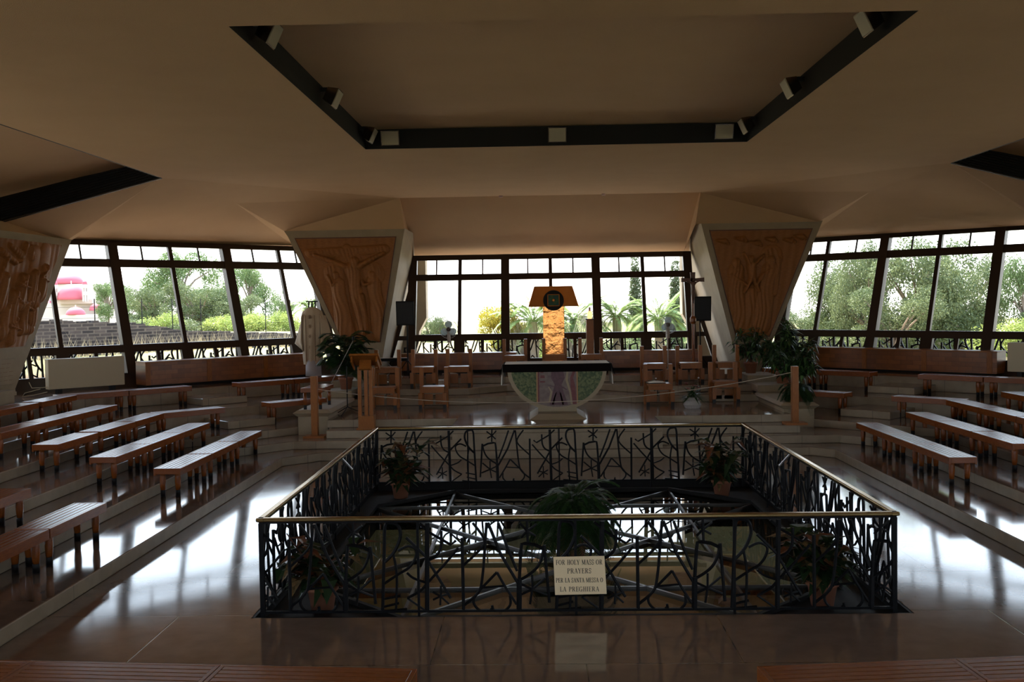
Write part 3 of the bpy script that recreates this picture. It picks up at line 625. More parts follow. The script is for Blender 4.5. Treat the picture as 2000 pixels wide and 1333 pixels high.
# candle stand with a lit lamp
t = thing('candle_stand', 'square wooden candle stand with a glowing lamp right of the tabernacle', 'candle stand', (1.07, 26.95, 1.12))
b = MB(); b.box(-.10, .10, -.10, .10, 0, 1.40); b.build('post', 'wood2', t, bevel=.004)
b = MB(); b.box(-.115, .115, -.115, .115, 1.40, 1.425); b.build('tray', 'foot', t)
b = MB(); b.lathe([(.05, 1.425), (.065, 1.47), (.07, 1.56), (.065, 1.63)], n=16); M['glow'] = mat('candle_glow', (.9, .5, .3), .3, emis=((1, .42, .16), 1.0)); b.build('lamp', 'glow', t, smooth=True)
b = MB(); b.lathe([(.035, 1.63), (.03, 1.72), (.02, 1.74)], n=12); b.build('candle', 'linen', t)

# ================================================================ lectern
t = thing('lectern', 'tall wooden lectern with a sloping desk on paired posts, left of the steps', 'lectern', (-3.86, 19.98, .48))
for x in (-.13, .0, .10):
    b = MB(); b.box(x - .035, x + .035, -.06, .03, .02, 1.28); b.build('post', 'wood2', t, bevel=.003)
b = MB(); b.box(-.16, .16, -.1, .12, 0, .28); b.box(-.2, .2, -.12, .2, 0, .03); b.build('base', 'wood2', t, bevel=.003)
T = boxT((0, 0, 1.42), 0, R(-28)); b = MB(); b.box(-.30, .30, -.25, .25, -.02, .02, T=T); b.box(-.30, .30, .23, .25, .02, .05, T=T); b.build('desk', 'wood2', t, bevel=.003)
b = MB(); b.box(-.27, -.24, -.2, .2, -.14, -.02, T=T); b.box(.24, .27, -.2, .2, -.14, -.02, T=T); b.box(-.12, .12, -.03, .03, -.22, -.02, T=T); b.build('desk_support', 'wood2', t)

# microphone stand with a boom
t = thing('microphone_stand', 'black tripod microphone stand with a long boom beside the lectern', 'microphone stand', (-4.50, 21.25, .64))
b = MB(); b.tube([(0, 0, .16), (0, 0, 1.05)], .012, 8); b.build('pole', 'black', t)
for k in range(3):
    a = R(-100 + 120 * k); b = MB(); b.tube([(0, 0, .17), (.36 * math.cos(a), .36 * math.sin(a), .012)], .010, 6); b.build('leg', 'black', t)
M['steel'] = mat('steel', (.5, .5, .52), .3, metal=1)
b = MB(); b.tube([(-.33, -.05, .95 - .25), (.16, .0, 1.62)], .008, 6); bm_ = b.build('boom', 'steel', t)
b = MB(); b.lathe([(.02, 0), (.028, .05), (.02, .1)], (0.16, 0, 1.60), 10); b.build('microphone', 'black', bm_)
# rope posts and rope
posts = []
for i, (x, y, z, lab) in enumerate(((-4.93, 20.0, .32, 'plain wooden rope post in front of the left parapet'), (4.78, 19.9, .48, 'plain wooden rope post in front of the right parapet'))):
    t = thing('rope_post', lab, 'post', (x, y, z), 0, 'rope posts')
    hh = 1.26 if i == 0 else 1.17
    b = MB(); b.box(-.065, .065, -.065, .065, .04, hh); b.build('post', 'wood2', t, bevel=.005)
    b = MB(); b.box(-.22, .22, -.16, .16, 0, .045); b.build('base_plate', 'stone' if False else 'wood2', t, bevel=.004)
pts = []
p0 = Vector((-4.93, 20.0, 1.32)); p1 = Vector((4.78, 19.9, 1.54))
for k in range(41): u = k / 40; p = p0.lerp(p1, u); p.z -= 4 * .44 * u * (1 - u); pts.append(p)
b = MB(); b.tube(pts, .009, 5); M['rope'] = mat('rope', (.40, .33, .26), .9); tag(b.build('rope', 'rope'), 'thin pale rope sagging between the two wooden posts', 'rope')

# ================================================================ loudspeakers
def speaker(x, y, z0, h, lab, rz):
    t = thing('loudspeaker', lab, 'loudspeaker', (x, y, 0), rz, 'black loudspeakers')
    b = MB(); b.hexa([(-.24, -.17, z0), (.24, -.17, z0), (.15, .17, z0), (-.15, .17, z0)], [(-.24, -.20, z0 + h), (.24, -.20, z0 + h), (.15, .15, z0 + h), (-.15, .15, z0 + h)]); b.build('cabinet', 'black', t, bevel=.012)
    b = MB(); b.hexa([(-.21, -.180, z0 + .04), (.21, -.180, z0 + .04), (.21, -.172, z0 + .04), (-.21, -.172, z0 + .04)], [(-.21, -.208, z0 + h - .04), (.21, -.208, z0 + h - .04), (.21, -.199, z0 + h - .04), (-.21, -.199, z0 + h - .04)]); b.build('grille', 'foot', t)
    return t
speaker(-3.75, 25.62, 2.47, .63, 'black loudspeaker on a pole left of the altar window', R(-6)); speaker(3.85, 25.62, 2.47, .63, 'black loudspeaker on a pole right of the altar window', R(6))
for x, y, lab in ((-3.75, 25.64, 'tripod pole carrying the left loudspeaker'), (3.85, 25.64, 'tripod pole carrying the right loudspeaker')):
    t = thing('speaker_stand', lab, 'stand', (x, y, 1.12), 0, 'loudspeaker stands')
    b = MB(); b.tube([(0, 0, .05), (0, .05, 1.35)], .019, 8); b.build('pole', 'black', t)
    for k in range(3):
        a = R(90 + 120 * k); b = MB(); b.tube([(0, 0, .45), (.35 * math.cos(a), .30 * math.sin(a), .015)], .012, 6); b.build('leg', 'black', t)
# pedestal fans
M['blade'] = leafmat('pale_blade', (.75, .85, .86), (.7, .82, .84)); M['fangrey'] = mat('fan_body', (.45, .40, .36), .5); M['motor'] = mat('fan_motor', (.10, .06, .05), .5)
def fan(x, y, z, zc, r, lab, tw):
    t = thing('pedestal_fan', lab, 'fan', (x, y, z), R(tw), 'pedestal fans')
    h = zc - z
    b = MB(); b.lathe([(.2, 0), (.2, .02), (.03, .05)], n=20); b.build('base', 'fangrey', t, smooth=True)
    b = MB(); b.tube([(0, .03, .03), (0, .03, h - .12)], .014, 8); b.build('pole', 'fangrey', t)
    b = MB(); b.box(-.04, .04, -.01, .08, h - .36, h - .05); b.build('control_box', 'fangrey', t, bevel=.01)
    b = MB()
    for rr, yv in ((r, 0), (r * .98, -.04), (r * .98, .04), (r * .6, -.075), (r * .6, .07), (.06, -.085)):
        b.tube([(rr * math.cos(a), yv, h + rr * math.sin(a)) for a in [2 * math.pi * k / 32 for k in range(33)]], .0035, 4)
    for k in range(28):
        a = 2 * math.pi * k / 28; c, s_ = math.cos(a), math.sin(a)
        b.tube([(.06 * c, -.085, h + .06 * s_), (r * .6 * c, -.075, h + r * .6 * s_), (r * c, 0, h + r * s_), (r * .6 * c, .07, h + r * .6 * s_)], .0014, 3)
    b.build('guard', 'fangrey', t)
    b = MB(); b.lathe([(.03, -.06), (.05, -.03), (.07, .03), (.07, .12), (.04, .16)], n=16, T=boxT((0, 0, h), 0, R(-90))); b.build('motor', 'motor', t, smooth=True)
    for k in range(3):
        a0 = R(90 + 120 * k); b = MB(); vs = [(.05 * math.cos(a0), 0, h + .05 * math.sin(a0))]; m_ = 20
        for j in range(m_ + 1):
            u = j / m_; an = a0 + (u - .5) * 1.75; rr_ = r * (.90 - .55 * abs(2 * u - 1) ** 2.6); vs.append((rr_ * math.cos(an), -.03 + .06 * u, h + rr_ * math.sin(an)))
        b.add(vs, [(0, j, j + 1) for j in range(1, m_ + 1)]); o = b.build('blade', 'blade', t, smooth=True)
        sm = o.modifiers.new('thick', 'SOLIDIFY'); sm.thickness = .003
fan(-2.74, 26.45, 1.12, 2.33, .25, 'white-bladed pedestal fan on the left, before the altar window', 0); fan(3.13, 26.45, 1.12, 2.36, .24, 'white-bladed pedestal fan on the right, turned slightly', 20)
# processional crucifix
t = thing('processional_cross', 'dark wooden crucifix on a tall staff right of the altar window', 'crucifix', (3.62, 25.35, 1.12))
b = MB(); b.tube([(0, 0, 0), (0, 0, 2.1)], .042, 8); b.lathe([(.05, 1.28), (.085, 1.34), (.085, 1.42), (.05, 1.48)], n=12); b.build('staff', 'wood', t)
M['darkwood'] = mat('dark_cross_wood', (.10, .035, .018), .5)
b = MB(); b.hexa([(-.04, -.02, 2.0), (.04, -.02, 2.0), (.04, .02, 2.0), (-.04, .02, 2.0)], [(-.065, -.02, 2.60), (.065, -.02, 2.60), (.065, .02, 2.60), (-.065, .02, 2.60)])
b.hexa([(-.29, -.02, 2.35), (-.29, .02, 2.35), (-.29, .02, 2.46), (-.29, -.02, 2.46)], [(0, -.02, 2.37), (0, .02, 2.37), (0, .02, 2.44), (0, -.02, 2.44)]); b.hexa([(0, -.02, 2.37), (0, .02, 2.37), (0, .02, 2.44), (0, -.02, 2.44)], [(.29, -.02, 2.35), (.29, .02, 2.35), (.29, .02, 2.46), (.29, -.02, 2.46)])
b.build('cross', 'darkwood', t, fix=True)
def skin(name, chains, m, parent, sub=2):
    """chains of (point, radius); the first point of later chains may repeat an earlier point"""
    vs, es, rs = [], [], []
    def idx(p):
        for i, v in enumerate(vs):
            if (Vector(v) - Vector(p)).length < 1e-5: return i
        vs.append(tuple(p)); return len(vs) - 1
    for ch in chains:
        pi = None
        for p, r in ch:
            n0 = len(vs); i = idx(p)
            if i == n0: rs.append(r)
            if pi is not None: es.append((pi, i))
            pi = i
    me = bpy.data.meshes.new(name); me.from_pydata(vs, es, []); o = bpy.data.objects.new(name, me); COL.objects.link(o); me.materials.append(M[m])
    sk = o.modifiers.new('skin', 'SKIN'); sk.use_smooth_shade = True
    for i, r in enumerate(rs): me.skin_vertices[0].data[i].radius = (r, r)
    me.skin_vertices[0].data[0].use_root = True
    sb = o.modifiers.new('sub', 'SUBSURF'); sb.levels = sub; sb.render_levels = sub
    if parent: o.parent = parent
    return o
skin('corpus', [[((0, -.06, 2.12), .035), ((0, -.05, 2.22), .04), ((.005, -.05, 2.31), .05), ((.005, -.06, 2.36), .02), ((.01, -.07, 2.41), .03), ((.01, -.07, 2.43), .024)],
                [((.005, -.05, 2.31), .05), ((-.10, -.045, 2.345), .015), ((-.18, -.04, 2.38), .012), ((-.24, -.04, 2.40), .010)], [((.005, -.05, 2.31), .05), ((.10, -.045, 2.345), .015), ((.18, -.04, 2.38), .012), ((.24, -.04, 2.40), .010)],
                [((0, -.06, 2.12), .035), ((-.02, -.08, 1.99), .022), ((-.008, -.06, 1.86), .015), ((-.006, -.06, 1.80), .012)], [((0, -.06, 2.12), .035), ((.02, -.08, 1.99), .022), ((.008, -.06, 1.86), .015), ((.006, -.06, 1.80), .012)]], 'darkwood', t, 1)

# ================================================================ vestment on its stand
t = thing('vestment', 'cream chasuble hanging on a stand before the left window', 'vestment', (-6.02, 24.75, 1.12), R(-8))
M['chas'] = mat('chasuble_cloth', (.46, .36, .25), .85, bump=(90, .2)); M['embro'] = mat('embroidery', (.25, .16, .10), .8); M['alb'] = mat('alb_cloth', (.40, .37, .38), .85)
b = MB(); n = 64; rings = []
prof = [(1.86, .07, .06), (1.84, .12, .08), (1.76, .25, .12), (1.62, .29, .14), (1.35, .28, .16), (1.0, .27, .17), (.85, .26, .17), (.6, .25, .17), (.42, .235, .17)]
for i, (z, rx, ry) in enumerate(prof):
    for k in range(n):
        a = 2 * math.pi * k / n; f = 1 + .06 * min(i / 4, 1) * math.sin(a * 9 + i * .4)
        zz = z
        b.v.append((rx * math.cos(a) * f, ry * math.sin(a) * f, zz))
for i in range(len(prof) - 1):
    for k in range(n): k2 = (k + 1) % n; b.f.append((i * n + k, (i + 1) * n + k, (i + 1) * n + k2, i * n + k2)); b.m.append(0)
b.build('chasuble', 'chas', t, smooth=True)
for s in (-1, 1):     # draped sleeves
    b = MB(); vs = []
    for i, (z, x0, x1) in enumerate(((1.69, .22, .30), (1.45, .25, .385), (1.2, .25, .455), (.99, .25, .53), (.90, .24, .43), (.76, .22, .27))):
        for k in range(7): u = k / 6; vs.append((s * (x0 + (x1 - x0) * u), -.13 + .26 * u + .02 * math.sin(u * 9 + i), z - .05 * u))
    b.add(vs, [(i * 7 + k, i * 7 + k + 1, (i + 1) * 7 + k + 1, (i + 1) * 7 + k) for i in range(5) for k in range(6)])
    o = b.build('sleeve', 'chas', t, smooth=True); o.modifiers.new('t', 'SOLIDIFY').thickness = .006
b = MB()
for zc in (1.62, 1.38, 1.13, .86):
    for a in range(0, 180, 45): b.box(-.05, .05, -.008, .004, -.006, .006, T=Matrix.Translation((0, -.165, zc)) @ Matrix.Rotation(R(a), 4, 'Y'))
for s in (-1, 1): b.box(s * .12 - .004, s * .12 + .004, -.168, -.150, .5, 1.66)
b.build('embroidery', 'embro', t)
b = MB(); b.lathe([(.20, .13), (.195, .30), (.19, .46), (.15, .6)], n=24); b.build('alb', 'alb', t, smooth=True)
b = MB(); b.tube([(0, 0, 0), (0, 0, 1.9)], .014, 6); b.tube([(-.26, 0, 1.72), (0, 0, 1.86), (.26, 0, 1.72)], .012, 6); b.box(-.15, .15, -.012, .012, 1.99, 2.02); b.box(-.10, -.07, -.012, .012, 1.84, 2.0); b.box(-.015, .015, -.012, .012, 1.84, 2.0); b.box(.07, .10, -.012, .012, 1.84, 2.0); b.box(-.22, .22, -.16, .16, 0, .03); b.build('stand', 'foot', t)

# ================================================================ wooden window covers and radiators
def cover(lab, P0, P1, depth, z0, z1):
    P0, P1 = Vector(P0), Vector(P1); L = (P1 - P0).length; d = (P1 - P0) / L
    t = thing('window_cover', lab, 'panel', (P0.x, P0.y, 0), math.atan2(d.y, d.x), 'wooden covers below the windows')
    b = MB(); b.box(0, L, 0, .03, z0, z1 - .03); b.box(0, .03, .03, depth, z0, z1 - .03); b.box(L - .03, L, .03, depth, z0, z1 - .03); b.build('front_board', 'cover', t)
    b = MB(); b.box(-.01, L + .01, -.015, depth, z1 - .03, z1); b.build('top_board', 'wood2', t, bevel=.003)
    for k in range(int(L / 1.55) + 1): b = MB(); xx = min(k * 1.55, L - .12); b.box(xx, xx + .12, -.012, 0, z0, z1 - .031); b.build('stile', 'wood2', t)
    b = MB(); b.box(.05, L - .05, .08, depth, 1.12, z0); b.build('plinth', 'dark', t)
    return t
cover('long parquet-faced wooden cover below the left window, from radiator to vestment', (-9.62, 23.05), (-6.35, 26.3), .55, 1.19, 1.75)
cover('long parquet-faced wooden cover below the right window', (6.9, 26.75), (10.35, 23.3), .55, 1.17, 1.70)
cover('parquet-faced wooden cover below the altar window, left of the tabernacle', (-4.1, 26.9), (-.95, 26.9), .55, 1.2, 1.66)
cover('parquet-faced wooden cover below the altar window, right of the candle stand', (1.35, 26.9), (4.0, 26.9), .55, 1.2, 1.66)
def radiator(lab, P0, P1):
    P0, P1 = Vector(P0), Vector(P1); L = (P1 - P0).length; d = (P1 - P0) / L
    t = thing('heater_cabinet', lab, 'heater', (P0.x, P0.y, 1.12), math.atan2(d.y, d.x), 'cream heater cabinets')
    b = MB(); b.box(0, L, 0, .22, .13, .80); b.build('casing', 'cream', t, bevel=.012)
    for x in (.2, L - .3):
        b = MB(); b.box(x, x + .1, .04, .2, 0, .13); b.build('foot', 'foot', t)
    return t
radiator('cream heater cabinet under the left window', (-11.16, 21.5), (-9.97, 22.7)); radiator('cream heater cabinet at the right edge of the photo', (10.43, 22.97), (11.6, 21.8))
b = MB(); b.tube([(-11.6, 21.5, 1.42), (-11.5, 21.42, 1.30), (-11.3, 21.5, 1.30), (-11.15, 21.6, 1.32)], .008, 5); b.tube([(-11.2, 21.5, 1.2), (-11.35, 21.2, 1.16), (-11.55, 21.1, 1.14), (-11.6, 21.3, 1.2), (-11.3, 21.4, 1.28)], .008, 5)
tag(b.build('cable', 'cream'), 'looped white cable left of the cream heater cabinet', 'cable')
# inscription stone at far left and a stone ledge below it
t = thing('inscription_slab', 'pale stone slab with engraved lines under the left relief', 'plaque', (-11.26, 19.2, 1.5))
b = MB(); b.box(0, .05, -.9, 1.05, 0, .52); b.build('slab', 'stone', t, bevel=.005)
b = MB(); random.seed(3)
for r_ in range(5):
    yv = -.8
    while yv < .85: w_ = random.uniform(.08, .2); b.box(.05, .053, yv, yv + w_, .42 - r_ * .085, .43 - r_ * .085); yv += w_ + random.uniform(.03, .07)
b.build('engraving', 'embro', t)
b = MB(); b.box(-10.86, -10.62, 17.2, 19.05, 1.12, 1.35); b.box(-10.9, -10.6, 17.2, 19.1, 1.35, 1.42); b.box(-10.88, -10.61, 17.2, 19.08, 1.42, 1.46); tag(b.build('stone_ledge', 'stone'), 'pale stone ledge at the left edge above the benches', 'ledge')
# keyboard table behind the lectern
t = thing('keyboard', 'dark electronic keyboard on a stand behind the lectern', 'keyboard', (-4.45, 25.7, 1.12))
b = MB(); b.box(-.05, .7, -.15, .15, .42, .50); b.build('body', 'black', t, bevel=.006)
b = MB()
for k in range(24): b.box(-.03 + k * .03, -.004 + k * .03, -.14, -.01, .50, .508)
b.build('keys', 'linen', t)
for s in (-1, 1):
    b = MB(); b.tube([(.1, 0, .0), (.55, 0, .42)] if s < 0 else [(.55, 0, 0), (.1, 0, .42)], .012, 6); b.build('leg', 'steel', t)

# ================================================================ floodlights in the ceiling recess
M['lamp_face'] = mat('lamp_face', (.32, .27, .19), .35); M['lampmetal'] = mat('lamp_metal', (.45, .40, .36), .22, metal=1, c2=(.25, .2, .17), nscale=9)
def flood(x, y, rz, lab, edge):
    t = thing('floodlight', lab, 'floodlight', (x, y, 5.93), rz, 'floodlights in the ceiling recess')
    T = boxT((0, -.10, 0), 0, R(20 if not edge else 25)); b = MB(); b.hexa([T @ Vector(p) for p in ((-.11, .06, -.09), (.11, .06, -.09), (.11, .06, .09), (-.11, .06, .09))], [T @ Vector(p) for p in ((-.16, -.10, -.13), (.16, -.10, -.13), (.16, -.10, .13), (-.16, -.10, .13))]); b.build('housing', 'lampmetal', t, fix=True)
    b = MB(); b.box(-.145, .145, -.112, -.101, -.115, .115, T=T); b.build('glass_face', 'lamp_face', t)
    b = MB(); b.box(-.02, .02, -.06, .10, .06, .12); b.build('bracket', 'foot', t)
fl = [(-2.87, 17.40, 0, 'left one on the far edge'), (.03, 17.40, 0, 'middle one on the far edge'), (2.9, 17.40, 0, 'right one on the far edge'),
      (-3.30, 16.9, R(90), 'at the far left corner'), (3.30, 16.7, R(-90), 'at the far right corner'), (-3.30, 13.85, R(90), 'halfway along the left edge'), (3.30, 13.8, R(-90), 'halfway along the right edge'), (-3.30, 10.55, R(90), 'nearest on the left edge'), (3.30, 10.6, R(-90), 'nearest on the right edge')]
for x, y, rz, lab in fl: flood(x, y, rz, 'small floodlight in the ceiling recess, ' + lab, abs(rz) > .1)
for i, (x, lab) in enumerate(((-1.24, 'small round spotlight in the ceiling edge, left one'), (1.37, 'small round spotlight in the ceiling edge, right one'))):
    b = MB(); b.lathe([(.05, 0), (.05, .05)], (0, 0, -.03), 14); tag(b.build('spotlight', mat('spot_face', (.6, .4, .35), .4) if i == 0 else bpy.data.materials['spot_face'], loc=(x, 25.30, 5.735)), lab, 'spotlight', 'spotlights in the ceiling edge')
# ================================================================ railing round the opening
U = 1 / 648.0
def S(*pts): return [((x - 300) * U, (700 - y) * U) for x, y in pts]
def catm(p, m=4):
    if len(p) < 3: return p
    out = []
    for i in range(len(p) - 1):
        a = p[max(i - 1, 0)]; b_ = p[i]; c = p[i + 1]; d = p[min(i + 2, len(p) - 1)]
        for k in range(m):
            t = k / m; out.append(tuple(.5 * ((2 * b_[j]) + (-a[j] + c[j]) * t + (2 * a[j] - 5 * b_[j] + 4 * c[j] - d[j]) * t * t + (-a[j] + 3 * b_[j] - 3 * c[j] + d[j]) * t ** 3) for j in (0, 1)))
    out.append(p[-1]); return out
def star(cx, cy, pts): return [S((cx, cy), p) for p in pts]
MOT = []   # (points, radius)
def st(r, *p, sm=True): s_ = S(*p); MOT.append((catm(s_) if sm else s_, r))
st(.012, (325, 265), (312, 450), (298, 635), sm=False); st(.013, (330, 290), (385, 263), (445, 254), (466, 258), (472, 300), (484, 480), sm=False); st(.021, (484, 480), (488, 715), sm=False)
st(.011, (328, 268), (340, 340), (370, 405), (420, 452), (482, 490)); st(.010, (432, 110), (428, 245), sm=False)
for c_, pp in (((432, 175), ((380, 205), (372, 130), (478, 122), (470, 215))), ((405, 550), ((405, 455), (490, 508), (475, 582), (420, 645), (312, 588), (322, 478)))):
    for p in pp: st(.009, c_, p, sm=False)
st(.011, (612, 120), (560, 270), (498, 430), sm=False); st(.012, (676, 118), (600, 320), (496, 505), sm=False)
st(.011, (685, 118), (698, 280), (718, 480), (745, 570), (842, 655)); st(.010, (772, 118), (706, 215), (720, 280), (838, 395)); st(.013, (840, 215), (838, 705), sm=False)
st(.010, (625, 438), (575, 530), (505, 645), sm=False); st(.010, (625, 438), (728, 545), sm=False); st(.008, (578, 526), (718, 536), sm=False)
st(.010, (545, 590), (545, 650), (595, 696), (645, 690), (660, 652)); st(.010, (655, 668), (700, 700), (758, 665), (776, 612), (730, 545))
st(.010, (865, 278), (950, 380), (1060, 500), (1110, 555), (1192, 600)); st(.018, (1058, 115), (1063, 400), (1068, 712), sm=False)
st(.010, (880, 232), (912, 258), (1050, 175), (1108, 118), sm=False); st(.011, (970, 168), (975, 270), (1002, 325), (1058, 358)); st(.011, (1192, 208), (1072, 330), (1000, 460), (918, 602), sm=False)
for p in ((980, 520), (1032, 562), (1030, 612), (985, 648), (930, 640), (925, 572)): st(.008, (982, 590), p, sm=False)
st(.010, (1245, 292), (1180, 264), (1130, 290), (1140, 350), (1180, 405), (1245, 445), (1335, 505)); st(.009, (1070, 502), (1150, 472), (1192, 436))
st(.013, (1330, 365), (1270, 300), (1230, 205), (1240, 135), (1282, 113), (1322, 130), (1332, 300), (1350, 712)); st(.010, (1278, 300), (1256, 450), (1266, 700)); 
st(.009, (1235, 585), (1350, 606), sm=False); st(.009, (1245, 632), (1352, 658), sm=False); st(.010, (1195, 672), (1360, 708), sm=False); st(.008, (1192, 600), (1080, 682), sm=False)
PER = 1095 * U
def motif_panel(L, phase, mirror, H=.91, thin=1.35, n=5):
    """panel mesh from x=0..L at y=0"""
    b = MB(); k0 = -3
    for k in range(k0, int(L / PER) + 3):
        for pts, r in MOT:
            P = []
            for (u, v) in pts:
                x = (PER - u if mirror else u) + k * PER + phase; P.append((x, 0, max(.02, v * H / .926)))
            P = [(min(max(p[0], .01), L - .01), p[1], p[2]) for p in P] if min(p[0] for p in P) < L and max(p[0] for p in P) > 0 else None
            if P is None or P[0][0] == P[-1][0] and abs(P[0][2] - P[-1][2]) < .1: continue
            b.tube(P, r * thin, n)
    return b
t = thing('railing', 'dark iron railing with brass handrail and letter-like scrollwork round the floor opening', 'railing', (0, 0, 0))
XA, XB, YA, YB = -3.08, 3.02, 9.47, 16.42
def place(o, x, y, rz): o.location = (x, y, 0); o.rotation_euler = (0, 0, rz)
Lx, Ly = XB - XA, YB - YA
# near side: mirrored, hearts at x = -.79 ; heart centre in the motif at u=(625-300)*U=.50
ph = ((-.79 - XA) - (PER - .50)) % PER - PER
place(motif_panel(Lx, ph, True).build('scroll_panel', 'iron', t), XA, YA, 0)
ph = ((-.85 - XA) - .50) % PER - PER
place(motif_panel(Lx, ph, False).build('scroll_panel', 'iron', t), XA, YB, 0)
pn = motif_panel(Ly, -.4, False).build('scroll_panel', 'iron', t); place(pn, XA, YA, R(90))
pn = motif_panel(Ly, -.9, True).build('scroll_panel', 'iron', t); place(pn, XB, YA, R(90))
for (a, c) in (((XA, YA), (XB, YA)), ((XB, YA), (XB, YB)), ((XB, YB), (XA, YB)), ((XA, YB), (XA, YA))):
    d = Vector((c[0] - a[0], c[1] - a[1])); L = d.length; an = math.atan2(d.y, d.x)
    b = MB(); b.box(-.045, L + .045, -.036, .036, .915, .953); o = b.build('handrail', 'brass', t, bevel=.012); place(o, a[0], a[1], an)
    b = MB(); b.box(-.02, L + .02, -.012, .012, .895, .915); b.box(-.02, L + .02, -.015, .015, .012, .035); o = b.build('rail_bar', 'iron', t); place(o, a[0], a[1], an)
    for k in range(5): pass
for x, y in ((XA, YA), (XB, YA), (XB, YB), (XA, YB)):
    b = MB(); b.box(x - .022, x + .022, y - .022, y + .022, -.1, .9); b.build('corner_post', 'iron', t)
for k in (1, 2, 3):
    for yv in (YA, YB): b = MB(); xx = XA + Lx * k / 4; b.box(xx - .012, xx + .012, yv - .012, yv + .012, -.1, .9); b.build('post', 'iron', t)
    for xv in (XA, XB): b = MB(); yy_ = YA + Ly * k / 4; b.box(xv - .012, xv + .012, yy_ - .012, yy_ + .012, -.1, .9); b.build('post', 'iron', t)
# two handrail sockets: short steel rods leaning inward
for x, y, s in ((XA, 13.4, 1), (XB, 13.3, -1)):
    b = MB(); b.tube([(x, y, .93), (x + s * .10, y + .1, .78), (x + s * .13, y + .12, .74)], .013, 6); b.build('steel_rod', 'steel', t)
# printed sign tied to the near rail
t = thing('notice_sign', 'cream card with English and Italian prayer notice tied to the near railing', 'sign', (0, 0, 0))
sx0, sx1 = -.245, .255
b = MB(); b.hexa([(sx0 + .012, YA - .05, .185), (sx1 + .008, YA - .05, .192), (sx1 + .008, YA - .045, .192), (sx0 + .012, YA - .045, .185)], [(sx0, YA - .05, .555), (sx1 - .01, YA - .05, .56), (sx1 - .01, YA - .045, .56), (sx0, YA - .045, .555)])
M['card'] = mat('cream_card', (.80, .62, .38), .7); b.build('card', 'card', t, fix=True)
M['ink'] = mat('black_ink', (.01, .01, .01), .6)
# serif capitals drawn as strokes in a unit-high cell: thick stems, thin bars, slab serifs
TK, TN = .15, .055
def ar(cx, cz, rx, rz, a0, a1, n=12): return [(cx + rx * math.cos(R(a0 + (a1 - a0) * k / n)), cz + rz * math.sin(R(a0 + (a1 - a0) * k / n))) for k in range(n + 1)]
def lv(x): return [('l', (x, 0), (x, 1), TK)] + [('l', (x - .15, y), (x + .15, y), TN) for y in (.025, .975)]
GL = {
 'I': (.36, lv(.18)), 'L': (.66, lv(.2) + [('l', (.2, .03), (.6, .03), TN), ('l', (.59, .0), (.59, .28), TN)]),
 'F': (.66, lv(.2) + [('l', (.2, .97), (.6, .97), TN), ('l', (.59, .74), (.59, 1), TN), ('l', (.2, .52), (.46, .52), TN), ('l', (.46, .4), (.46, .64), TN)]),
 'E': (.70, lv(.2) + [('l', (.2, .97), (.62, .97), TN), ('l', (.61, .74), (.61, 1), TN), ('l', (.2, .52), (.46, .52), TN), ('l', (.46, .4), (.46, .64), TN), ('l', (.2, .03), (.64, .03), TN), ('l', (.63, 0), (.63, .28), TN)]),
 'H': (.86, lv(.2) + lv(.66) + [('l', (.2, .52), (.66, .52), TN)]), 'T': (.76, lv(.38) + [('l', (.04, .97), (.72, .97), TN), ('l', (.05, .72), (.05, 1), TN), ('l', (.71, .72), (.71, 1), TN)]),
 'N': (.84, [('l', (.16, 0), (.16, 1), TN), ('l', (.70, 0), (.70, 1), TN), ('l', (.16, .97), (.70, .05), TK), ('l', (.02, .025), (.30, .025), TN), ('l', (.0, .975), (.2, .975), TN), ('l', (.56, .975), (.84, .975), TN)]),
 'M': (1.02, [('l', (.16, 0), (.16, 1), TN), ('l', (.16, .97), (.5, .08), TK), ('l', (.5, .08), (.84, .97), TN)] + lv(.86) + [('l', (.02, .025), (.30, .025), TN), ('l', (.02, .975), (.2, .975), TN)]),
 'A': (.82, [('l', (.12, .02), (.42, 1), TN), ('l', (.40, 1), (.70, .02), TK), ('l', (.2, .34), (.6, .34), TN), ('l', (0, .025), (.26, .025), TN), ('l', (.54, .025), (.84, .025), TN)]),
 'Y': (.80, [('l', (.40, 0), (.40, .46), TK), ('l', (.12, .97), (.40, .44), TK), ('l', (.40, .44), (.68, .97), TN), ('l', (.25, .025), (.55, .025), TN), ('l', (0, .975), (.28, .975), TN), ('l', (.54, .975), (.80, .975), TN)]),
 'P': (.72, lv(.2) + [('c', ar(.36, .74, .26, .235, 90, -90), TN, TK), ('l', (.2, .97), (.36, .97), TN), ('l', (.2, .50), (.36, .50), TN)]),
 'R': (.84, lv(.2) + [('c', ar(.36, .75, .25, .225, 90, -90), TN, TK), ('l', (.2, .97), (.36, .97), TN), ('l', (.2, .52), (.36, .52), TN), ('l', (.42, .52), (.66, .04), TK), ('l', (.62, .025), (.84, .025), TN)]),
 'O': (.86, [('c', ar(.42, .5, .34, .47, 0, 360, 28), TK, None)]), 'G': (.88, [('c', ar(.44, .5, .36, .47, 55, 305, 22), TK, None), ('l', (.68, .0), (.68, .44), TK), ('l', (.54, .44), (.84, .44), TN), ('l', (.68, .74), (.68, 1), TN)]),
 'S': (.62, [('c', ar(.30, .74, .22, .23, 20, 250, 14) + ar(.30, .26, .24, .23, 70, -160, 14), TN * 1.6, None), ('l', (.55, .68), (.55, .98), TN), ('l', (.06, .02), (.06, .32), TN)]),
 ' ': (.42, [])}
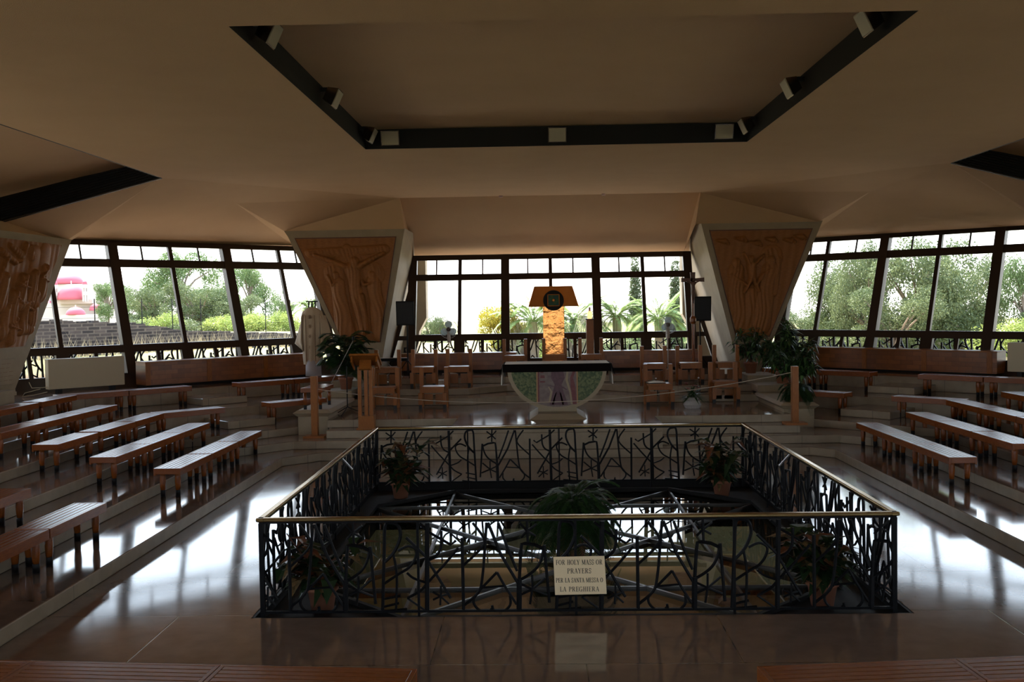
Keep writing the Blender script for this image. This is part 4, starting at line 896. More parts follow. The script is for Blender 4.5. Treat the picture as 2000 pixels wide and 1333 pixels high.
def text(s_, x, z, size, wid, parent, y):
    tot = sum(GL[c][0] + .06 for c in s_); sx_ = wid / tot; x0 = x - wid / 2; b = MB()
    def seg(p, q_, w0, w1, ox):
        dx, dz = (q_[0] - p[0]) * sx_, (q_[1] - p[1]) * size; Ln = math.hypot(dx, dz) or 1; px_, pz_ = -dz / Ln, dx / Ln; h0, h1 = w0 * size * .44, w1 * size * .44
        P = [(ox + p[0] * sx_ + px_ * h0, z + p[1] * size + pz_ * h0), (ox + p[0] * sx_ - px_ * h0, z + p[1] * size - pz_ * h0), (ox + q_[0] * sx_ - px_ * h1, z + q_[1] * size - pz_ * h1), (ox + q_[0] * sx_ + px_ * h1, z + q_[1] * size + pz_ * h1)]
        b.add([(a_, y, c_) for a_, c_ in P] + [(a_, y + .0012, c_) for a_, c_ in P], [(0, 1, 2, 3), (7, 6, 5, 4), (0, 4, 5, 1), (1, 5, 6, 2), (2, 6, 7, 3), (3, 7, 4, 0)])
    for c in s_:
        wd, sk = GL[c]
        for k in sk:
            if k[0] == 'l': seg(k[1], k[2], k[3], k[3], x0)
            else:
                pts = k[1]
                for p, q_ in zip(pts, pts[1:]):
                    def tw(p, q_): d_ = abs(q_[1] - p[1]) / (math.hypot(q_[0] - p[0], q_[1] - p[1]) or 1); return TN + (TK - TN) * d_ ** 1.5
                    w_ = tw(p, q_) if k[0] == 'c' and c != 'S' else TN + (TK - TN) * (1 - abs(q_[1] - p[1]) / (math.hypot(q_[0] - p[0], q_[1] - p[1]) or 1)) * .7 + .02
                    seg(p, q_, w_, w_, x0)
        x0 += (wd + .06) * sx_
    return tag(b.build('lettering', 'ink', parent, fix=False), 'black serif line ' + s_)
for s_, z, wd, sz in (('FOR HOLY MASS OR', .478, .45, .048), ('PRAYERS', .394, .235, .048), ('PER LA SANTA MESSA O', .306, .455, .044), ('LA PREGHIERA', .218, .38, .046)): text(s_, .003, z, sz, wd, t, YA - .0515)

# ================================================================ glazed floor light under the railing
b = MB()   # dark lining of the opening and corner ledges
zt = -.13
for (x0, x1, y0, y1) in ((-HX, -HX + .03, HY0, HY1), (HX - .03, HX, HY0, HY1), (-HX, HX, HY0, HY0 + .03), (-HX, HX, HY1 - .03, HY1)): b.box(x0, x1, y0, y1, -.8, -.004)
cxo, cyo = 0, (HY0 + HY1) / 2; ao, bo = HX - .25, (HY1 - HY0) / 2 - .25; cc = 1.15
octo = [(-ao + cc, -bo), (ao - cc, -bo), (ao, -bo + cc), (ao, bo - cc), (ao - cc, bo), (-ao + cc, bo), (-ao, bo - cc), (-ao, -bo + cc)]
octo = [(x, y + cyo) for x, y in octo]
rect = [(-HX + .03, HY0 + .03), (HX - .03, HY0 + .03), (HX - .03, HY1 - .03), (-HX + .03, HY1 - .03)]
corner_map = {0: rect[0], 1: rect[1], 2: rect[1], 3: rect[2], 4: rect[2], 5: rect[3], 6: rect[3], 7: rect[0]}
for i in range(8):
    j = (i + 1) % 8; pts = [octo[i], octo[j], corner_map[j]] + ([] if corner_map[i] == corner_map[j] else [corner_map[i]]); b.prism(pts, zt - .06, zt)
for i in range(8):
    a, c = Vector(octo[i]), Vector(octo[(i + 1) % 8]); n_ = Vector((-(c - a).y, (c - a).x)).normalized() * .05
    b.hexa([(*a, zt), (*c, zt), (*(c + n_), zt), (*(a + n_), zt)], [(*a, zt + .05), (*c, zt + .05), (*(c + n_), zt + .05), (*(a + n_), zt + .05)])
tag(b.build('trim_6', 'dark', fix=True), kind='structure')
b = MB(); b.poly([(x, y, zt - .02) for x, y in octo]); o = b.build('floor_glazing', 'fglass'); tag(o, 'flat octagonal glass panel in the floor opening', 'glass panel')
M['beam'] = mat('beam_metal', (.06, .055, .05), .3, metal=.3)
t = thing('glazing_beams', 'star of crossing dark steel beams under the glass floor', 'beams', (0, 0, 0))
for i in range(8):
    a, c = Vector(octo[i]), Vector(octo[(i + 3) % 8]); d = (c - a).normalized(); n_ = Vector((-d.y, d.x)) * .016
    b = MB(); z0, z1 = zt - .10, zt + .006
    b.hexa([(*(a - n_), z0), (*(c - n_), z0), (*(c + n_), z0), (*(a + n_), z0)], [(*(a - n_), z1), (*(c - n_), z1), (*(c + n_), z1), (*(a + n_), z1)]); b.build('beam', 'beam', t, fix=True)
# ruins below

M['ruin'] = mat('ruin_basalt', (.13, .10, .08), .9, kind='voronoi', c2=(.26, .19, .13), nscale=3.2, bump=(8, .8))
M['earth'] = mat('pale_earth', (.40, .25, .13), .95, c2=(.28, .175, .09), nscale=1.5, bump=(10, .3))
def ring(n, r, wv, z0, z1, m, nm, lab, skip=()):
    b = MB()
    for i in range(8):
        if i in skip: continue
        a0, a1 = R(22.5 + 45 * i), R(67.5 + 45 * i); seg = 10
        for k in range(seg):
            u0, u1 = k / seg, (k + 1) / seg; h = z1 + .22 * math.sin(i * 2.1 + k * 1.3) + random.uniform(-.06, .06)
            pa = Vector((r * math.cos(a0), r * math.sin(a0))).lerp(Vector((r * math.cos(a1), r * math.sin(a1))), u0); pb = Vector((r * math.cos(a0), r * math.sin(a0))).lerp(Vector((r * math.cos(a1), r * math.sin(a1))), u1)
            f = (r - wv) / r; b.hexa([(*pa, z0), (*pb, z0), (*(pb * f), z0), (*(pa * f), z0)], [(*(pa * .995), h), (*(pb * .995), h), (*(pb * f * 1.005), h), (*(pa * f * 1.005), h)])
    tag(b.build(nm, m, loc=(0, cyo, 0), fix=True), lab, 'ruin wall', 'ruin walls under the glass')
random.seed(5)
ring(8, 4.0, .6, -4.2, -3.05, 'ruin', 'ruin_wall', 'inner octagonal basalt ruin wall seen through the glass floor'); ring(8, 7.6, .6, -4.2, -2.7, 'ruin', 'ruin_wall', 'outer octagonal basalt ruin wall under the floor', (2,))
# ================================================================ plants
def leafquad(b, p, d, up_, L, W, mi=0, droop=.3):
    """one leaf: six-sided blade folded along its rib"""
    d = d.normalized(); s_ = d.cross(up_);  s_ = s_.normalized() if s_.length > 1e-4 else Vector((1, 0, 0)); n_ = s_.cross(d)
    m1 = p + d * L * .45 + n_ * L * .05; e_ = p + d * L - n_ * L * droop
    b.add([p, m1 + s_ * W / 2 + n_ * W * .12, e_, m1 - s_ * W / 2 + n_ * W * .12, m1], [(0, 1, 4), (1, 2, 4), (2, 3, 4), (3, 0, 4)], mi)
def pot(b, r, h, x=0, y=0, z=0): b.lathe([(r * .72, 0), (r * .95, h * .82), (r * 1.08, h * .83), (r * 1.08, h), (r * .95, h), (r * .9, h * .92)], (x, y, z), 24)
M['croton'] = mat('croton_green', (.016, .034, .012), .4, spec=.3); M['croton_red'] = mat('croton_red', (.17, .032, .018), .4, c2=(.07, .05, .015), nscale=30); M['croton_yel'] = mat('croton_yellow', (.22, .12, .05), .4, c2=(.05, .045, .015), nscale=40)
def croton(x, y, z, r, h, seed, lab, n=190):
    t = thing('potted_croton', lab, 'potted plant', (x, y, z), 0, 'potted plants at the railing corners'); rnd = random.Random(seed)
    b = MB(); pot(b, .155, .26); b.build('pot', 'clay', t, smooth=True)
    b = MB(); b.lathe([(.14, .23), (.0, .235)], n=16); b.build('soil', 'dark', t)
    b = MB(); b2 = MB()
    for k in range(9):
        a = rnd.uniform(0, 6.28); tip = Vector((math.cos(a) * rnd.uniform(.05, .6) * r, math.sin(a) * rnd.uniform(.05, .6) * r, rnd.uniform(.45, .95) * h)); base = Vector((0, 0, .22))
        b2.tube([base, base.lerp(tip, .5) + Vector((0, 0, .04)), tip], [.012, .009, .006], 5)
        for j in range(n // 9):
            u = rnd.uniform(.1, 1.0); p = base.lerp(tip, u); aa = rnd.uniform(0, 6.28); el = rnd.uniform(-.25, .7)
            d = Vector((math.cos(aa) * math.cos(el), math.sin(aa) * math.cos(el), math.sin(el)))
            leafquad(b, p, d, Vector((0, 0, 1)), rnd.uniform(.22, .34), rnd.uniform(.11, .17), rnd.choice([0, 0, 0, 0, 1, 2]), rnd.uniform(.1, .5))
    b.build('leaves', ['croton', 'croton_red', 'croton_yel'], t); b2.build('stems', 'darkwood', t)
croton(-2.62, 10.02, zt, .66, .90, 11, 'red-leaved croton in a clay pot at the near left railing corner'); croton(2.50, 10.05, zt, .72, .95, 12, 'yellow-veined croton in a clay pot at the near right railing corner', 230)
croton(-2.62, 15.9, zt, .72, .95, 13, 'bushy dark croton in a clay pot at the far left railing corner'); croton(2.55, 15.8, zt, .60, .95, 14, 'croton with upright red leaf in a clay pot at the far right railing corner')
def frond(b, base, az, L, rise, droop, wid, nl=22, mi=0, r=.006, vee=.35, lw=.07):
    d = Vector((math.cos(az), math.sin(az), 0)); pts = []
    for k in range(9): u = k / 8; pts.append(base + d * (L * u * (1 - .12 * u)) + Vector((0, 0, rise * u - droop * u * u)))
    b.tube(pts, [r * (1 - .8 * k / 8) for k in range(9)], 4, mi)
    s_ = Vector((-d.y, d.x, 0))
    for k in range(nl):
        u = .15 + .85 * k / nl; f = u * 8; i = min(int(f), 7); p = pts[i].lerp(pts[i + 1], f - i); tn = (pts[i + 1] - pts[i]).normalized(); ll = wid * math.sin(math.pi * (.12 + .82 * u)) + .03
        for sg in (-1, 1):
            dd = (s_ * sg + tn * .75 + Vector((0, 0, vee - .5 * u))).normalized(); w_ = ll * lw
            e_ = p + dd * ll - Vector((0, 0, ll * .18)); m_ = p + dd * ll * .5
            sd_ = dd.cross(Vector((0, 0, 1))).normalized() * w_
            b.add([p, m_ + sd_, e_, m_ - sd_], [(0, 1, 2, 3)], mi)
def fernlike(nm, lab, cat, loc, n, L, rise, droop, wid, potr, poth, seed, mats=('leafd',), nl=18, z0=None, tall=0, group=None):
    t = thing(nm, lab, cat, loc, 0, group); rnd = random.Random(seed)
    b = MB(); pot(b, potr, poth); b.build('pot', 'clay', t, smooth=True)
    b = MB()
    for k in range(n):
        a = k * 2.4 + rnd.uniform(-.3, .3); base = Vector((rnd.uniform(-.04, .04), rnd.uniform(-.04, .04), poth + (rnd.uniform(0, tall) if tall else 0)))
        f = rnd.uniform(.65, 1.1); frond(b, base, a, L * f, rise * rnd.uniform(.5, 1.2), droop * rnd.uniform(.6, 1.2), wid * f, nl)
    b.build('foliage', list(mats), t)
    if tall: b = MB(); b.tube([(0, 0, poth * .8), (0, 0, poth + tall)], .018, 6); b.build('stem', 'darkwood', t)
    return t
fernlike('potted_fern', 'large dark fern in the middle of the floor opening behind the notice', 'potted plant', (.02, 12.0, zt - .02), 130, .66, .74, .95, .12, .2, .3, 21, nl=34, tall=.40)
fernlike('potted_palm', 'dark feathery palm in a pot between the vestment and the lectern', 'potted plant', (-4.98, 23.6, 1.0), 80, .78, .72, .62, .26, .17, .28, 22, nl=34, tall=.85)
fernlike('potted_fern', 'arching fern in a clay pot on the right parapet', 'potted plant', (5.1, 20.95, .84), 70, .42, .46, .66, .12, .15, .22, 23, nl=28)
M['leafm'] = mat('glossy_leaf', (.05, .12, .035), .4, c2=(.09, .19, .05), nscale=14)
def broad(nm, lab, loc, r, h, seed, n=260, L=.22, W=.07, potr=.17, poth=.28, mats=('leafm', 'leafd')):
    t = thing(nm, lab, 'potted plant', loc, 0, 'leafy potted plants right of the altar'); rnd = random.Random(seed)
    b = MB(); pot(b, potr, poth); b.build('pot', 'clay', t, smooth=True); b = MB(); b2 = MB()
    for k in range(14):
        a = rnd.uniform(0, 6.28); rr = r * rnd.uniform(.1, .8); tip = Vector((math.cos(a) * rr, math.sin(a) * rr, poth + (h - poth) * rnd.uniform(.35, 1))); base = Vector((0, 0, poth * .9)); b2.tube([base, base.lerp(tip, .6) + Vector((0, 0, .08)), tip], [.012, .009, .005], 5)
        for j in range(n // 14):
            p = base.lerp(tip, rnd.uniform(.35, 1)); aa = rnd.uniform(0, 6.28); el = rnd.uniform(-.5, .8); d = Vector((math.cos(aa) * math.cos(el), math.sin(aa) * math.cos(el), math.sin(el)))
            leafquad(b, p, d, Vector((0, 0, 1)), L * rnd.uniform(.7, 1.3), W * rnd.uniform(.7, 1.2), rnd.choice([0, 1, 1]), rnd.uniform(.1, .6))
    b.build('leaves', list(mats), t); b2.build('stems', 'darkwood', t)
broad('potted_rubber_plant', 'leafy plant in a clay pot in front of the right pillar, nearest the window side', (5.0, 25.0, 1.15), .62, 1.15, 31, 420)
broad('potted_schefflera', 'large bushy dark green plant on the right parapet before the window', (5.45, 23.6, 1.0), .95, 1.50, 32, 1100, .27, .08)
broad('potted_schefflera', 'mid-height bushy plant between the large plant and the arching fern', (5.3, 22.2, .84), .68, 1.1, 33, 700, .24, .07)
# flower basket wrapped in clear film
t = thing('flower_arrangement', 'flower arrangement in crinkled clear wrapping on the altar platform', 'flowers', (3.02, 21.75, .64))
M['film'] = mat('clear_wrap', (.45, .42, .40), .25, bump=(25, 1)); M['petal'] = mat('red_petal', (.30, .05, .05), .5)
b = MB(); b.lathe([(.16, 0), (.2, .08), (.15, .16), (.19, .24)], n=18); b.build('wrapping', 'film', t)
b = MB(); rnd = random.Random(9)
for k in range(70): a = rnd.uniform(0, 6.28); el = rnd.uniform(.1, 1.3); leafquad(b, Vector((0, 0, .2)), Vector((math.cos(a) * math.cos(el), math.sin(a) * math.cos(el), math.sin(el))), Vector((0, 0, 1)), rnd.uniform(.25, .45), .05, 0, .4)
b.build('leaves', 'leafd', t)
for k in range(5):
    b = MB(); a = k * 1.3; c = Vector((.14 * math.cos(a), .1 * math.sin(a), .42 + .05 * (k % 3)))
    for j in range(9): leafquad(b, c, Vector((math.cos(j * .7), math.sin(j * .7), .7)), Vector((0, 0, 1)), .07, .05, 0, .3)
    b.build('flower', 'petal', t)
# ================================================================ outdoors
M['grass'] = mat('dry_grass', (.27, .22, .09), .95, c2=(.15, .16, .05), nscale=.35, bump=(6, .5))
b = MB()
nx_, ny_ = 60, 46
def gz(x, y):
    r = math.hypot(x, y - 13); f = min(max((r - 21) / 4, 0), 1); f = f * f * (3 - 2 * f)
    z = -4.2 + f * (4.2 + (1.1 if x < -3 else -.9 if x > 3 else -.9 + 2.0 * (3 - x) / 6)) + .15 * math.sin(x * .3) * math.sin(y * .21)
    if x < -4: z += f * min(1, (-4 - x) / 14) * .2
    return z - (max(0, r - 90) * .02)
xs = [-260, -200, -150, -110, -80] + [-60 + 2.5 * k for k in range(49)] + [80, 110, 150, 200, 260]
ys = [-60, -30, -12] + [-6 + 2.5 * k for k in range(40)] + [110, 140, 190, 260, 400, 900]
b.add([(x, y, gz(x, y)) for y in ys for x in xs], [(j * len(xs) + i, j * len(xs) + i + 1, (j + 1) * len(xs) + i + 1, (j + 1) * len(xs) + i) for j in range(len(ys) - 1) for i in range(len(xs) - 1)])
tag(b.build('ground', 'grass', smooth=True), kind='structure')
b = MB(); b.prism([(-9, 5), (9, 5), (9, 21), (-9, 21)], -4.21, -4.12); tag(b.build('ground', 'earth'), kind='structure')
b = MB()
inn = [(-4.6, 28.2), (4.6, 28.2), (6.2, 27.9), (12.9, 21.2), (13.6, 18), (13.6, 8), (12.9, 4.8), (6.2, -1.9), (-6.2, -1.9), (-12.9, 4.8), (-13.6, 8), (-13.6, 18), (-12.6, 21.0), (-6.0, 27.6)]
for i in range(len(inn)):
    a, c = Vector(inn[i]), Vector(inn[(i + 1) % len(inn)]); ce = Vector((0, 13)); a2, c2 = ce + (a - ce) * 1.62, ce + (c - ce) * 1.62
    b.hexa([(*a, .72), (*c, .72), (*c2, .72), (*a2, .72)], [(*a, .9), (*c, .9), (*c2, .9), (*a2, .9)])
tag(b.build('bounce_slab', 'bounce', fix=True), kind='structure')  # pale slab added outside to bounce sunlight onto the soffits and ceiling
# balustrade outside the windows, same scrollwork
def outrail(x, y, rz, L, lab, z=1.0, ph=0):
    t = thing('balcony_railing', lab, 'railing', (x, y, z), rz, 'iron railings outside the windows')
    motif_panel(L, ph, False, 1.0, 2.3, 4).build('scroll_panel', 'iron', t)
    b = MB(); b.box(0, L, -.03, .03, 1.0, 1.04); b.build('handrail', 'iron', t)
outrail(-4.4, 29.6, 0, 8.8, 'iron scrollwork railing outside the altar window')
outrail(-13.3, 22.1, R(45), 9.0, 'iron scrollwork railing outside the left window'); outrail(7.2, 29.0, R(-45), 9.0, 'iron scrollwork railing outside the right window')
# outer cheeks of the pillars seen through the altar window
for s in (-1, 1):
    b = MB(); xo = 3.70 if s < 0 else 4.0; pts = [(s * xo, 4.9), (s * xo, 2.6), (s * (xo + .22), 2.2), (s * (xo + .42), 1.0), (s * 6.2, 1.0), (s * 7, 4.9)]
    n = len(pts); b.add([(p[0], 29.75, p[1]) for p in pts] + [(p[0], 30.3, p[1]) for p in pts], [tuple(range(n)), tuple(range(2 * n - 1, n - 1, -1))] + [(i, i + n, (i + 1) % n + n, (i + 1) % n) for i in range(n)])
    tag(b.build('trim_%d' % (10 if s < 0 else 11), 'stone', fix=True), kind='structure')
# basalt field wall
M['fieldstone'] = tiles('field_basalt', (.022, .02, .021), (.075, .06, .054), (.11, .09, .075), .26, .12, rough=.9, ms=.016, spec=.1, axis='xz', bump=.6, rvar=.02)
b = MB(); random.seed(17)
WP = [(-40, 30.5, 3.0), (-17.6, 33.0, 2.70), (-15.6, 36.0, 2.50), (-14.6, 39.0, 2.10), (-12.9, 42.0, 1.90), (-11.6, 45.0, 1.75), (-7, 50, 1.55)]
def wpt(u):
    f = u * (len(WP) - 1); i = min(int(f), len(WP) - 2); t_ = f - i; return Vector(WP[i]).lerp(Vector(WP[i + 1]), t_)
N = 110
for k in range(N):
    A, B_ = wpt(k / N), wpt((k + 1) / N); a, c = A.xy, B_.xy; nn = Vector((-(c - a).y, (c - a).x)).normalized() * .35; za, zc_ = A.z + random.uniform(-.05, .05), B_.z + random.uniform(-.05, .05)
    b.hexa([(*(a - nn), -.5), (*(c - nn), -.5), (*(c + nn), -.5), (*(a + nn), -.5)], [(*(a - nn * .7), za), (*(c - nn * .7), za), (*(c + nn * .7), za), (*(a + nn * .7), za)])
tag(b.build('field_wall', 'fieldstone', fix=True), 'long dark basalt field wall outside the left window', 'wall')
# dry bushes along its foot
M['straw'] = mat('straw', (.50, .40, .24), .95); b = MB(); rnd = random.Random(4)
for k in range(700):
    p = wpt(rnd.uniform(.12, .9)).xy + Vector((rnd.uniform(-.2, .6), -rnd.uniform(.5, 2.2))); z = gz(p.x, p.y); h = rnd.uniform(.2, .75) * (1.3 if rnd.random() < .1 else 1); a = rnd.uniform(-.5, .5)
    b.add([(p.x - .012, p.y, z), (p.x + .012, p.y, z), (p.x + a * h, p.y + a * .3, z + h)], [(0, 1, 2)])
tag(b.build('dry_grass', 'straw'), 'tall straw-coloured grass at the foot of the basalt wall', 'grass', kind='stuff')
# raised land behind the wall
b = MB(); b.add([(-60, 36, 1.6), (-18, 34.2, 2.3), (-15, 40, 1.8), (-8, 50, 1.3), (40, 60, .2), (60, 95, .8), (-5, 90, 1.2), (-60, 90, 1.8), (-110, 60, 2.1)], [(0, 1, 2, 7, 8), (2, 3, 6, 7), (3, 4, 5, 6)])
tag(b.build('field', 'grass'), kind='structure')

M['tA'] = leafmat('eucalyptus_leaf', (.10, .155, .055), (.17, .23, .09)); M['tB'] = leafmat('olive_leaf', (.075, .105, .04), (.17, .20, .09)); M['tC'] = leafmat('yellow_blossom', (.42, .32, .03), (.20, .22, .05)); M['tD'] = leafmat('bush_leaf', (.20, .28, .07), (.35, .38, .10))
M['tE'] = leafmat('cypress_leaf', (.06, .085, .04), (.12, .14, .06)); M['bark'] = mat('bark', (.20, .15, .11), .9)
M['tP'] = leafmat('palm_leaf', (.16, .24, .08), (.28, .34, .12))
MESH = {}
def tree_meshes(key, lm, seed, nl, lobes, lsz, th):
    """unit tree: crown of lobes in a 1 m high space"""
    rnd = np.random.default_rng(seed); L = []
    for (x, y, z, r, rz_) in lobes:
        m = int(nl * r * r / sum(q_[3] ** 2 for q_ in lobes)); v = rnd.normal(size=(m, 3)); v /= np.linalg.norm(v, axis=1)[:, None]; rad = rnd.uniform(.3, 1.0, m) ** .5
        bump_ = 1 + .22 * np.sin(v[:, 0] * 7 + seed) * np.sin(v[:, 1] * 6) * np.sin(v[:, 2] * 8)
        L.append(np.array([x, y, z]) + v * (rad * bump_)[:, None] * np.array([r, r, rz_]))
    C = np.concatenate(L); n = len(C); a = rnd.normal(size=(n, 3)); a /= np.linalg.norm(a, axis=1)[:, None]; c = np.cross(a, rnd.normal(size=(n, 3))); c /= np.linalg.norm(c, axis=1)[:, None]
    s_ = lsz * rnd.uniform(.6, 1.4, n)[:, None]; V = np.stack([C - a * s_, C + c * s_ * .6, C + a * s_, C - c * s_ * .6], 1).reshape(-1, 3)
    me = bpy.data.meshes.new(key + '_crown'); me.from_pydata(V.tolist(), [], [(4 * i, 4 * i + 1, 4 * i + 2, 4 * i + 3) for i in range(n)]); me.materials.append(M[lm])
    b = MB(); b.tube([(0, 0, -.05), (.01, 0, th * .5), (0, 0, th)], [.035, .028, .02], 8)
    for (x, y, z, r, rz_) in lobes: b.tube([(0, 0, th * .8), (x * .5, y * .5, (th + z) * .5), (x, y, z)], [.018, .012, .006], 5)
    tr = bpy.data.meshes.new(key + '_trunk'); tr.from_pydata(b.v, [], b.f); tr.materials.append(M['bark']); MESH[key] = (me, tr)
def lob(seed, n, spread, z0, z1, r0, r1):
    rn = random.Random(seed); return [(rn.uniform(-spread, spread), rn.uniform(-spread, spread), rn.uniform(z0, z1), rr := rn.uniform(r0, r1), rr * rn.uniform(.7, 1)) for _ in range(n)]
tree_meshes('euc', 'tA', 1, 17000, lob(1, 20, .36, .22, .88, .10, .19), .012, .5); tree_meshes('euc2', 'tA', 2, 17000, lob(2, 18, .34, .2, .86, .11, .2), .012, .5)
tree_meshes('oli', 'tB', 3, 30000, lob(3, 24, .38, .1, .84, .13, .22), .011, .3); tree_meshes('oli2', 'tB', 4, 30000, lob(4, 24, .38, .08, .84, .13, .22), .011, .3)
tree_meshes('yel', 'tC', 5, 16000, lob(5, 16, .32, .2, .78, .16, .24), .016, .25); tree_meshes('bush', 'tD', 6, 6000, lob(6, 12, .5, .2, .6, .2, .34), .02, .2)
tree_meshes('cyp', 'tE', 7, 9000, [(0, 0, .1 + .085 * k, .085 * (1 - abs(k - 3) / 12), .09) for k in range(10)], .009, .4)
tree_meshes('bush2', 'tB', 8, 6000, lob(8, 12, .5, .2, .6, .2, .34), .02, .2)
def tree(key, nm, px, dist, h, wid, zb, lab, group=None, rz=0, cat='tree'):
    x = -.37 + (px - 1048) * dist / 1930.0
    t = thing(nm, lab, cat, (x, dist, zb), R(rz), group)
    for me, pn_ in zip(MESH[key], ('crown', 'trunk')):
        o = bpy.data.objects.new(pn_, me); COL.objects.link(o); o.parent = t; o.scale = (wid, wid, h)
    return t
zf = lambda py, dist, px: 3 + (592 - .0147 * (px - 1048) - py) * dist / 1930.0     # height of a line of sight at a distance
def T_(key, nm, px, dist, ytop, ybot, wpx, lab, grp=None, rz=0, cat='tree'):
    z1, z0 = zf(ytop, dist, px), zf(ybot, dist, px); tree(key, nm, px, dist, (z1 - z0) / .98, wpx * dist / 1930.0, z0, lab, grp, rz, cat)
g1 = 'trees beyond the left window'
T_('euc', 'round_tree', 203, 75, 548, 640, 62, 'round dark tree standing beside the pink-domed church', g1)
T_('euc2', 'eucalyptus_tree', 265, 70, 540, 650, 90, 'lower eucalyptus right of the round dark tree', g1, 40); T_('euc', 'eucalyptus_tree', 345, 66, 486, 650, 150, 'tallest eucalyptus behind the basalt wall', g1, 100)
T_('euc2', 'eucalyptus_tree', 420, 72, 520, 655, 110, 'eucalyptus right of the tallest one', g1, 200); T_('euc', 'eucalyptus_tree', 486, 64, 508, 655, 95, 'slender airy eucalyptus near the vestment', g1, 300); T_('oli2', 'leafy_tree', 300, 62, 560, 652, 110, 'rounded leafy tree under the tallest eucalyptus, left side', g1, 15); T_('oli', 'leafy_tree', 385, 60, 548, 654, 120, 'rounded leafy tree under the tallest eucalyptus, right side', g1, 75); T_('oli2', 'leafy_tree', 455, 60, 575, 655, 100, 'low leafy tree left of the slender eucalyptus', g1, 140)
T_('euc2', 'young_tree', 548, 80, 560, 650, 50, 'small round tree just left of the vestment', g1, 10)
for i, (px, wd, tp, key) in enumerate(((250, 70, 612, 'bush2'), (310, 80, 600, 'bush'), (372, 70, 612, 'bush2'), (440, 80, 604, 'bush'), (505, 80, 598, 'bush'), (560, 70, 596, 'bush'))):
    T_(key, 'garden_shrub', px, 55, tp, 662, wd, 'sunlit shrub above the basalt wall, %s from the left' % ['first', 'second', 'third', 'fourth', 'fifth', 'sixth'][i], 'shrubs above the basalt wall', 50 * i, 'shrub')
g2 = 'trees beyond the right window'
T_('oli', 'oak_tree', 1565, 44, 598, 690, 120, 'low olive-green tree at the left edge of the right window', g2); T_('oli2', 'oak_tree', 1650, 40, 500, 700, 150, 'dense tree filling the left panes of the right window', g2, 60); T_('oli', 'oak_tree', 1690, 38, 476, 700, 110, 'dark tree rising above the dense one in the right window', g2, 120)
T_('oli2', 'oak_tree', 1790, 36, 466, 705, 200, 'tallest dense tree at the middle of the right window', g2, 170); T_('oli', 'oak_tree', 1870, 38, 500, 705, 160, 'broad tree right of the tallest one', g2, 230); T_('oli2', 'oak_tree', 1740, 34, 560, 712, 170, 'bushy tree in front at the middle of the right window', g2, 270)
T_('euc', 'oak_tree', 1990, 36, 495, 710, 90, 'tree seen through the last pane at far right', g2, 20); T_('bush', 'garden_shrub', 1960, 31, 600, 730, 130, 'light green shrub in the last pane at far right', None, 20, 'shrub')
g3 = 'trees beyond the altar window'
T_('oli', 'orange_tree', 843, 48, 608, 690, 62, 'small dark green tree behind the left fan', g3, 15); T_('yel', 'yellow_flowering_tree', 978, 46, 592, 700, 105, 'tree covered in yellow blossom behind the altar window', g3)
T_('cyp', 'cypress_tree', 1240, 52, 492, 720, 210, 'tall thin cypress right of the tabernacle', g3); T_('cyp', 'cypress_tree', 1318, 50, 500, 720, 230, 'dark cypress near the right end of the altar window', g3, 90)
for i, px in enumerate((860, 930, 1040, 1130, 1200, 1290)):
    T_('bush' if i < 3 else 'bush2', 'low_shrub', px, 50, 650 - 14 * (i > 2), 720, 95, 'low shrub behind the lower panes of the altar window, %s from the left' % ['first', 'second', 'third', 'fourth', 'fifth', 'sixth'][i], 'low shrubs beyond the altar window', 60 * i, 'shrub')
# bare thicket behind the tabernacle
M['twig'] = mat('twig', (.42, .36, .32), .9)
t = thing('bare_bush', 'tangle of bare grey twigs behind the tabernacle', 'bush', (0, 0, 0)); b = MB(); rnd = random.Random(8)
for (px, r0) in ((1025, 1.0), (1125, 1.3)):
    x = -.37 + (px - 1048) * 45 / 1930.
    for k in range(170):
        a = rnd.uniform(0, 6.28); r_ = r0 * rnd.uniform(.3, 1.2); p = Vector((x + rnd.uniform(-.3, .3), 45 + rnd.uniform(-.3, .3), .3)); q_ = p + Vector((math.cos(a) * r_, math.sin(a) * r_, rnd.uniform(.8, 2.5))); m_ = p.lerp(q_, .5) + Vector((rnd.uniform(-.3, .3), 0, rnd.uniform(0, .4)))
        b.tube([p, m_, q_], [.02, .014, .006], 3)
b.build('twigs', 'twig', t)
# date palms
def palm(px, dist, ytop, r, trunk, seed, lab, group='palms outside'):
    x = -.37 + (px - 1048) * dist / 1930.; zc = zf(ytop, dist, px) - r * .62; rnd = random.Random(seed)
    t = thing('date_palm', lab, 'palm', (x, dist, 0), 0, group); b = MB()
    for k in range(34): frond(b, Vector((0, 0, zc)), k * 2.4, r * rnd.uniform(.8, 1.1), r * rnd.uniform(.2, 1.3), r * rnd.uniform(.4, 1.1), r * .24, 44, 0, .02, .35, .05)
    b.build('crown', 'tP', t)
    b = MB(); b.tube([(0, 0, -1), (.05, 0, zc * .5), (0, 0, zc)], [.26, .22, .2], 10); b.build('trunk', 'bark', t)
palm(1040, 44, 572, 2.1, 1, 41, 'date palm behind the left side of the tabernacle'); palm(1120, 46, 566, 2.3, 1, 42, 'date palm behind the candle stand'); palm(1203, 46, 576, 1.7, 1, 43, 'date palm between the candle stand and the cypress')
palm(1285, 44, 574, 1.9, 1, 44, 'date palm between the two cypresses'); palm(604, 60, 572, 1.6, 1, 45, 'fan-like palm above the hanging vestment')
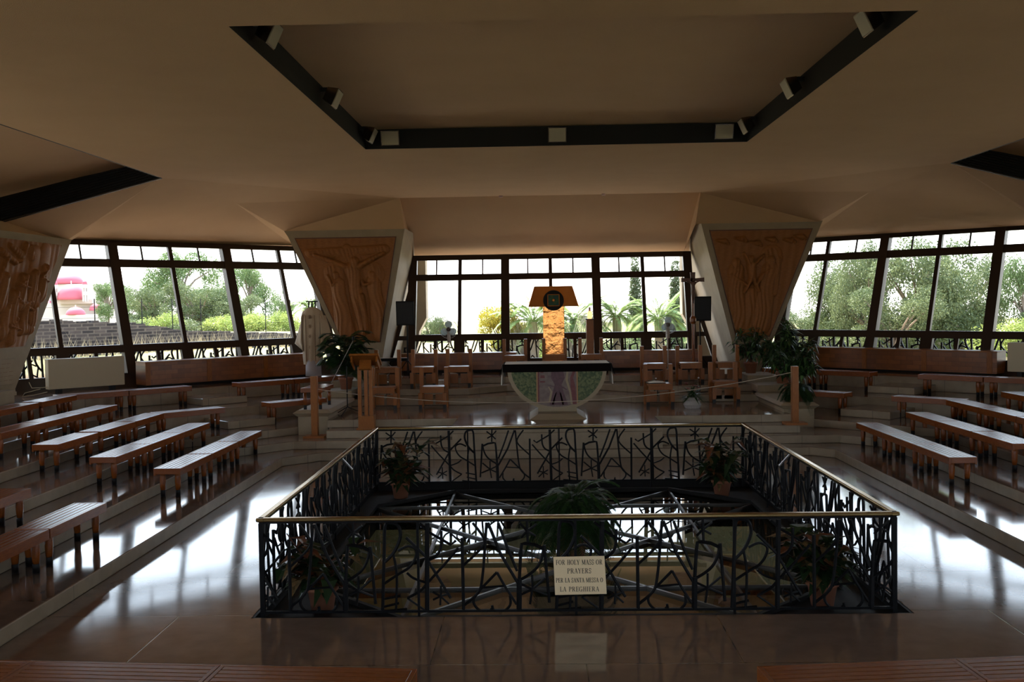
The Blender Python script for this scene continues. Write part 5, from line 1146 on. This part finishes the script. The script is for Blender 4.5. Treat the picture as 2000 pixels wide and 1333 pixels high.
# pink-domed church far away
t = thing('domed_church', 'distant white church with pink domes beyond the left window', 'church', (0, 0, 0))
M['pink'] = mat('pink_dome', (.36, .075, .10), .7); M['chw'] = mat('church_wall', (.42, .36, .32), .8)
Dc = 130.0; PX = Dc / 1930.0
def cxp(px, o=0): return -.37 + (px - 1048) * (Dc + o) / 1930.0
def czp(py, o=0): return 3 + (604.5 - py) * (Dc + o) / 1930.0
def dome(px, pyb, rpx, hpx, yoff=0):
    b = MB(); r = rpx * PX; h = hpx * PX; b.lathe([(r * math.cos(a), h * math.sin(a)) for a in [R(90) * k / 8 for k in range(8)]] + [(.02, h)], (cxp(px, yoff), Dc + yoff, czp(pyb, yoff)), 28); d_ = b.build('dome', 'pink', t, smooth=True)
    b = MB(); b.tube([(cxp(px, yoff), Dc + yoff, czp(pyb, yoff) + h * .95), (cxp(px, yoff), Dc + yoff, czp(pyb, yoff) + h * 1.25)], .08, 5); b.build('finial', 'chw', d_)
dome(120, 553, 35, 24, 6); dome(131, 584, 27, 30); dome(82, 600, 18, 16, 4); dome(138, 614, 17, 15, -8); dome(178, 606, 12, 14, 0)
b = MB()
def cb(x0, x1, y0, y1, oy, dp): b.box(cxp(x0, oy), cxp(x1, oy), Dc + oy, Dc + oy + dp, czp(y1, oy), czp(y0, oy))
cb(60, 183, 590, 650, 1, 10); cb(100, 172, 584, 592, 0, 8); cb(85, 155, 553, 590, 4, 8); cb(108, 200, 614, 650, -9, 8); cb(60, 215, 620, 655, -6, 3)
b.build('walls', 'chw', t)
for px in (106, 165):
    b = MB(); z0 = czp(588); r = 5 * PX
    for k in range(6): a = k * R(60); b.tube([(cxp(px) + r * .8 * math.cos(a), Dc - 1 + r * .8 * math.sin(a), z0), (cxp(px) + r * .8 * math.cos(a), Dc - 1 + r * .8 * math.sin(a), z0 + 26 * PX)], .12, 5)
    b.lathe([(r * 1.1, 0), (r * 1.1, .5)], (cxp(px), Dc - 1, z0 + 26 * PX), 12); b.lathe([(r * 1.1, 0), (r * 1.1, .5)], (cxp(px), Dc - 1, z0 + 12 * PX), 12); o = b.build('turret', 'chw', t)
    b = MB(); b.lathe([(r, 0), (r * .8, .35), (.02, .6)], (cxp(px), Dc - 1, z0 + 26 * PX + .5), 12); b.build('turret_dome', 'pink', o)
# wire fence along the field wall
t = thing('wire_fence', 'thin wire fence on top of the basalt wall', 'fence')
for k in range(9):
    p = wpt(.15 + .09 * k).xy + Vector((.3, 1.2)); zb = 1.4; b = MB(); b.tube([(p.x, p.y, zb), (p.x, p.y, zb + 2.0)], .02, 4); b.build('fence_post', 'iron', t)
b = MB()
for h in (2.3, 2.7, 3.1): b.tube([(wpt(.15 + .09 * k).x + .3, wpt(.15 + .09 * k).y + 1.2, h) for k in range(9)], .006, 3)
b.build('wires', 'iron', t)
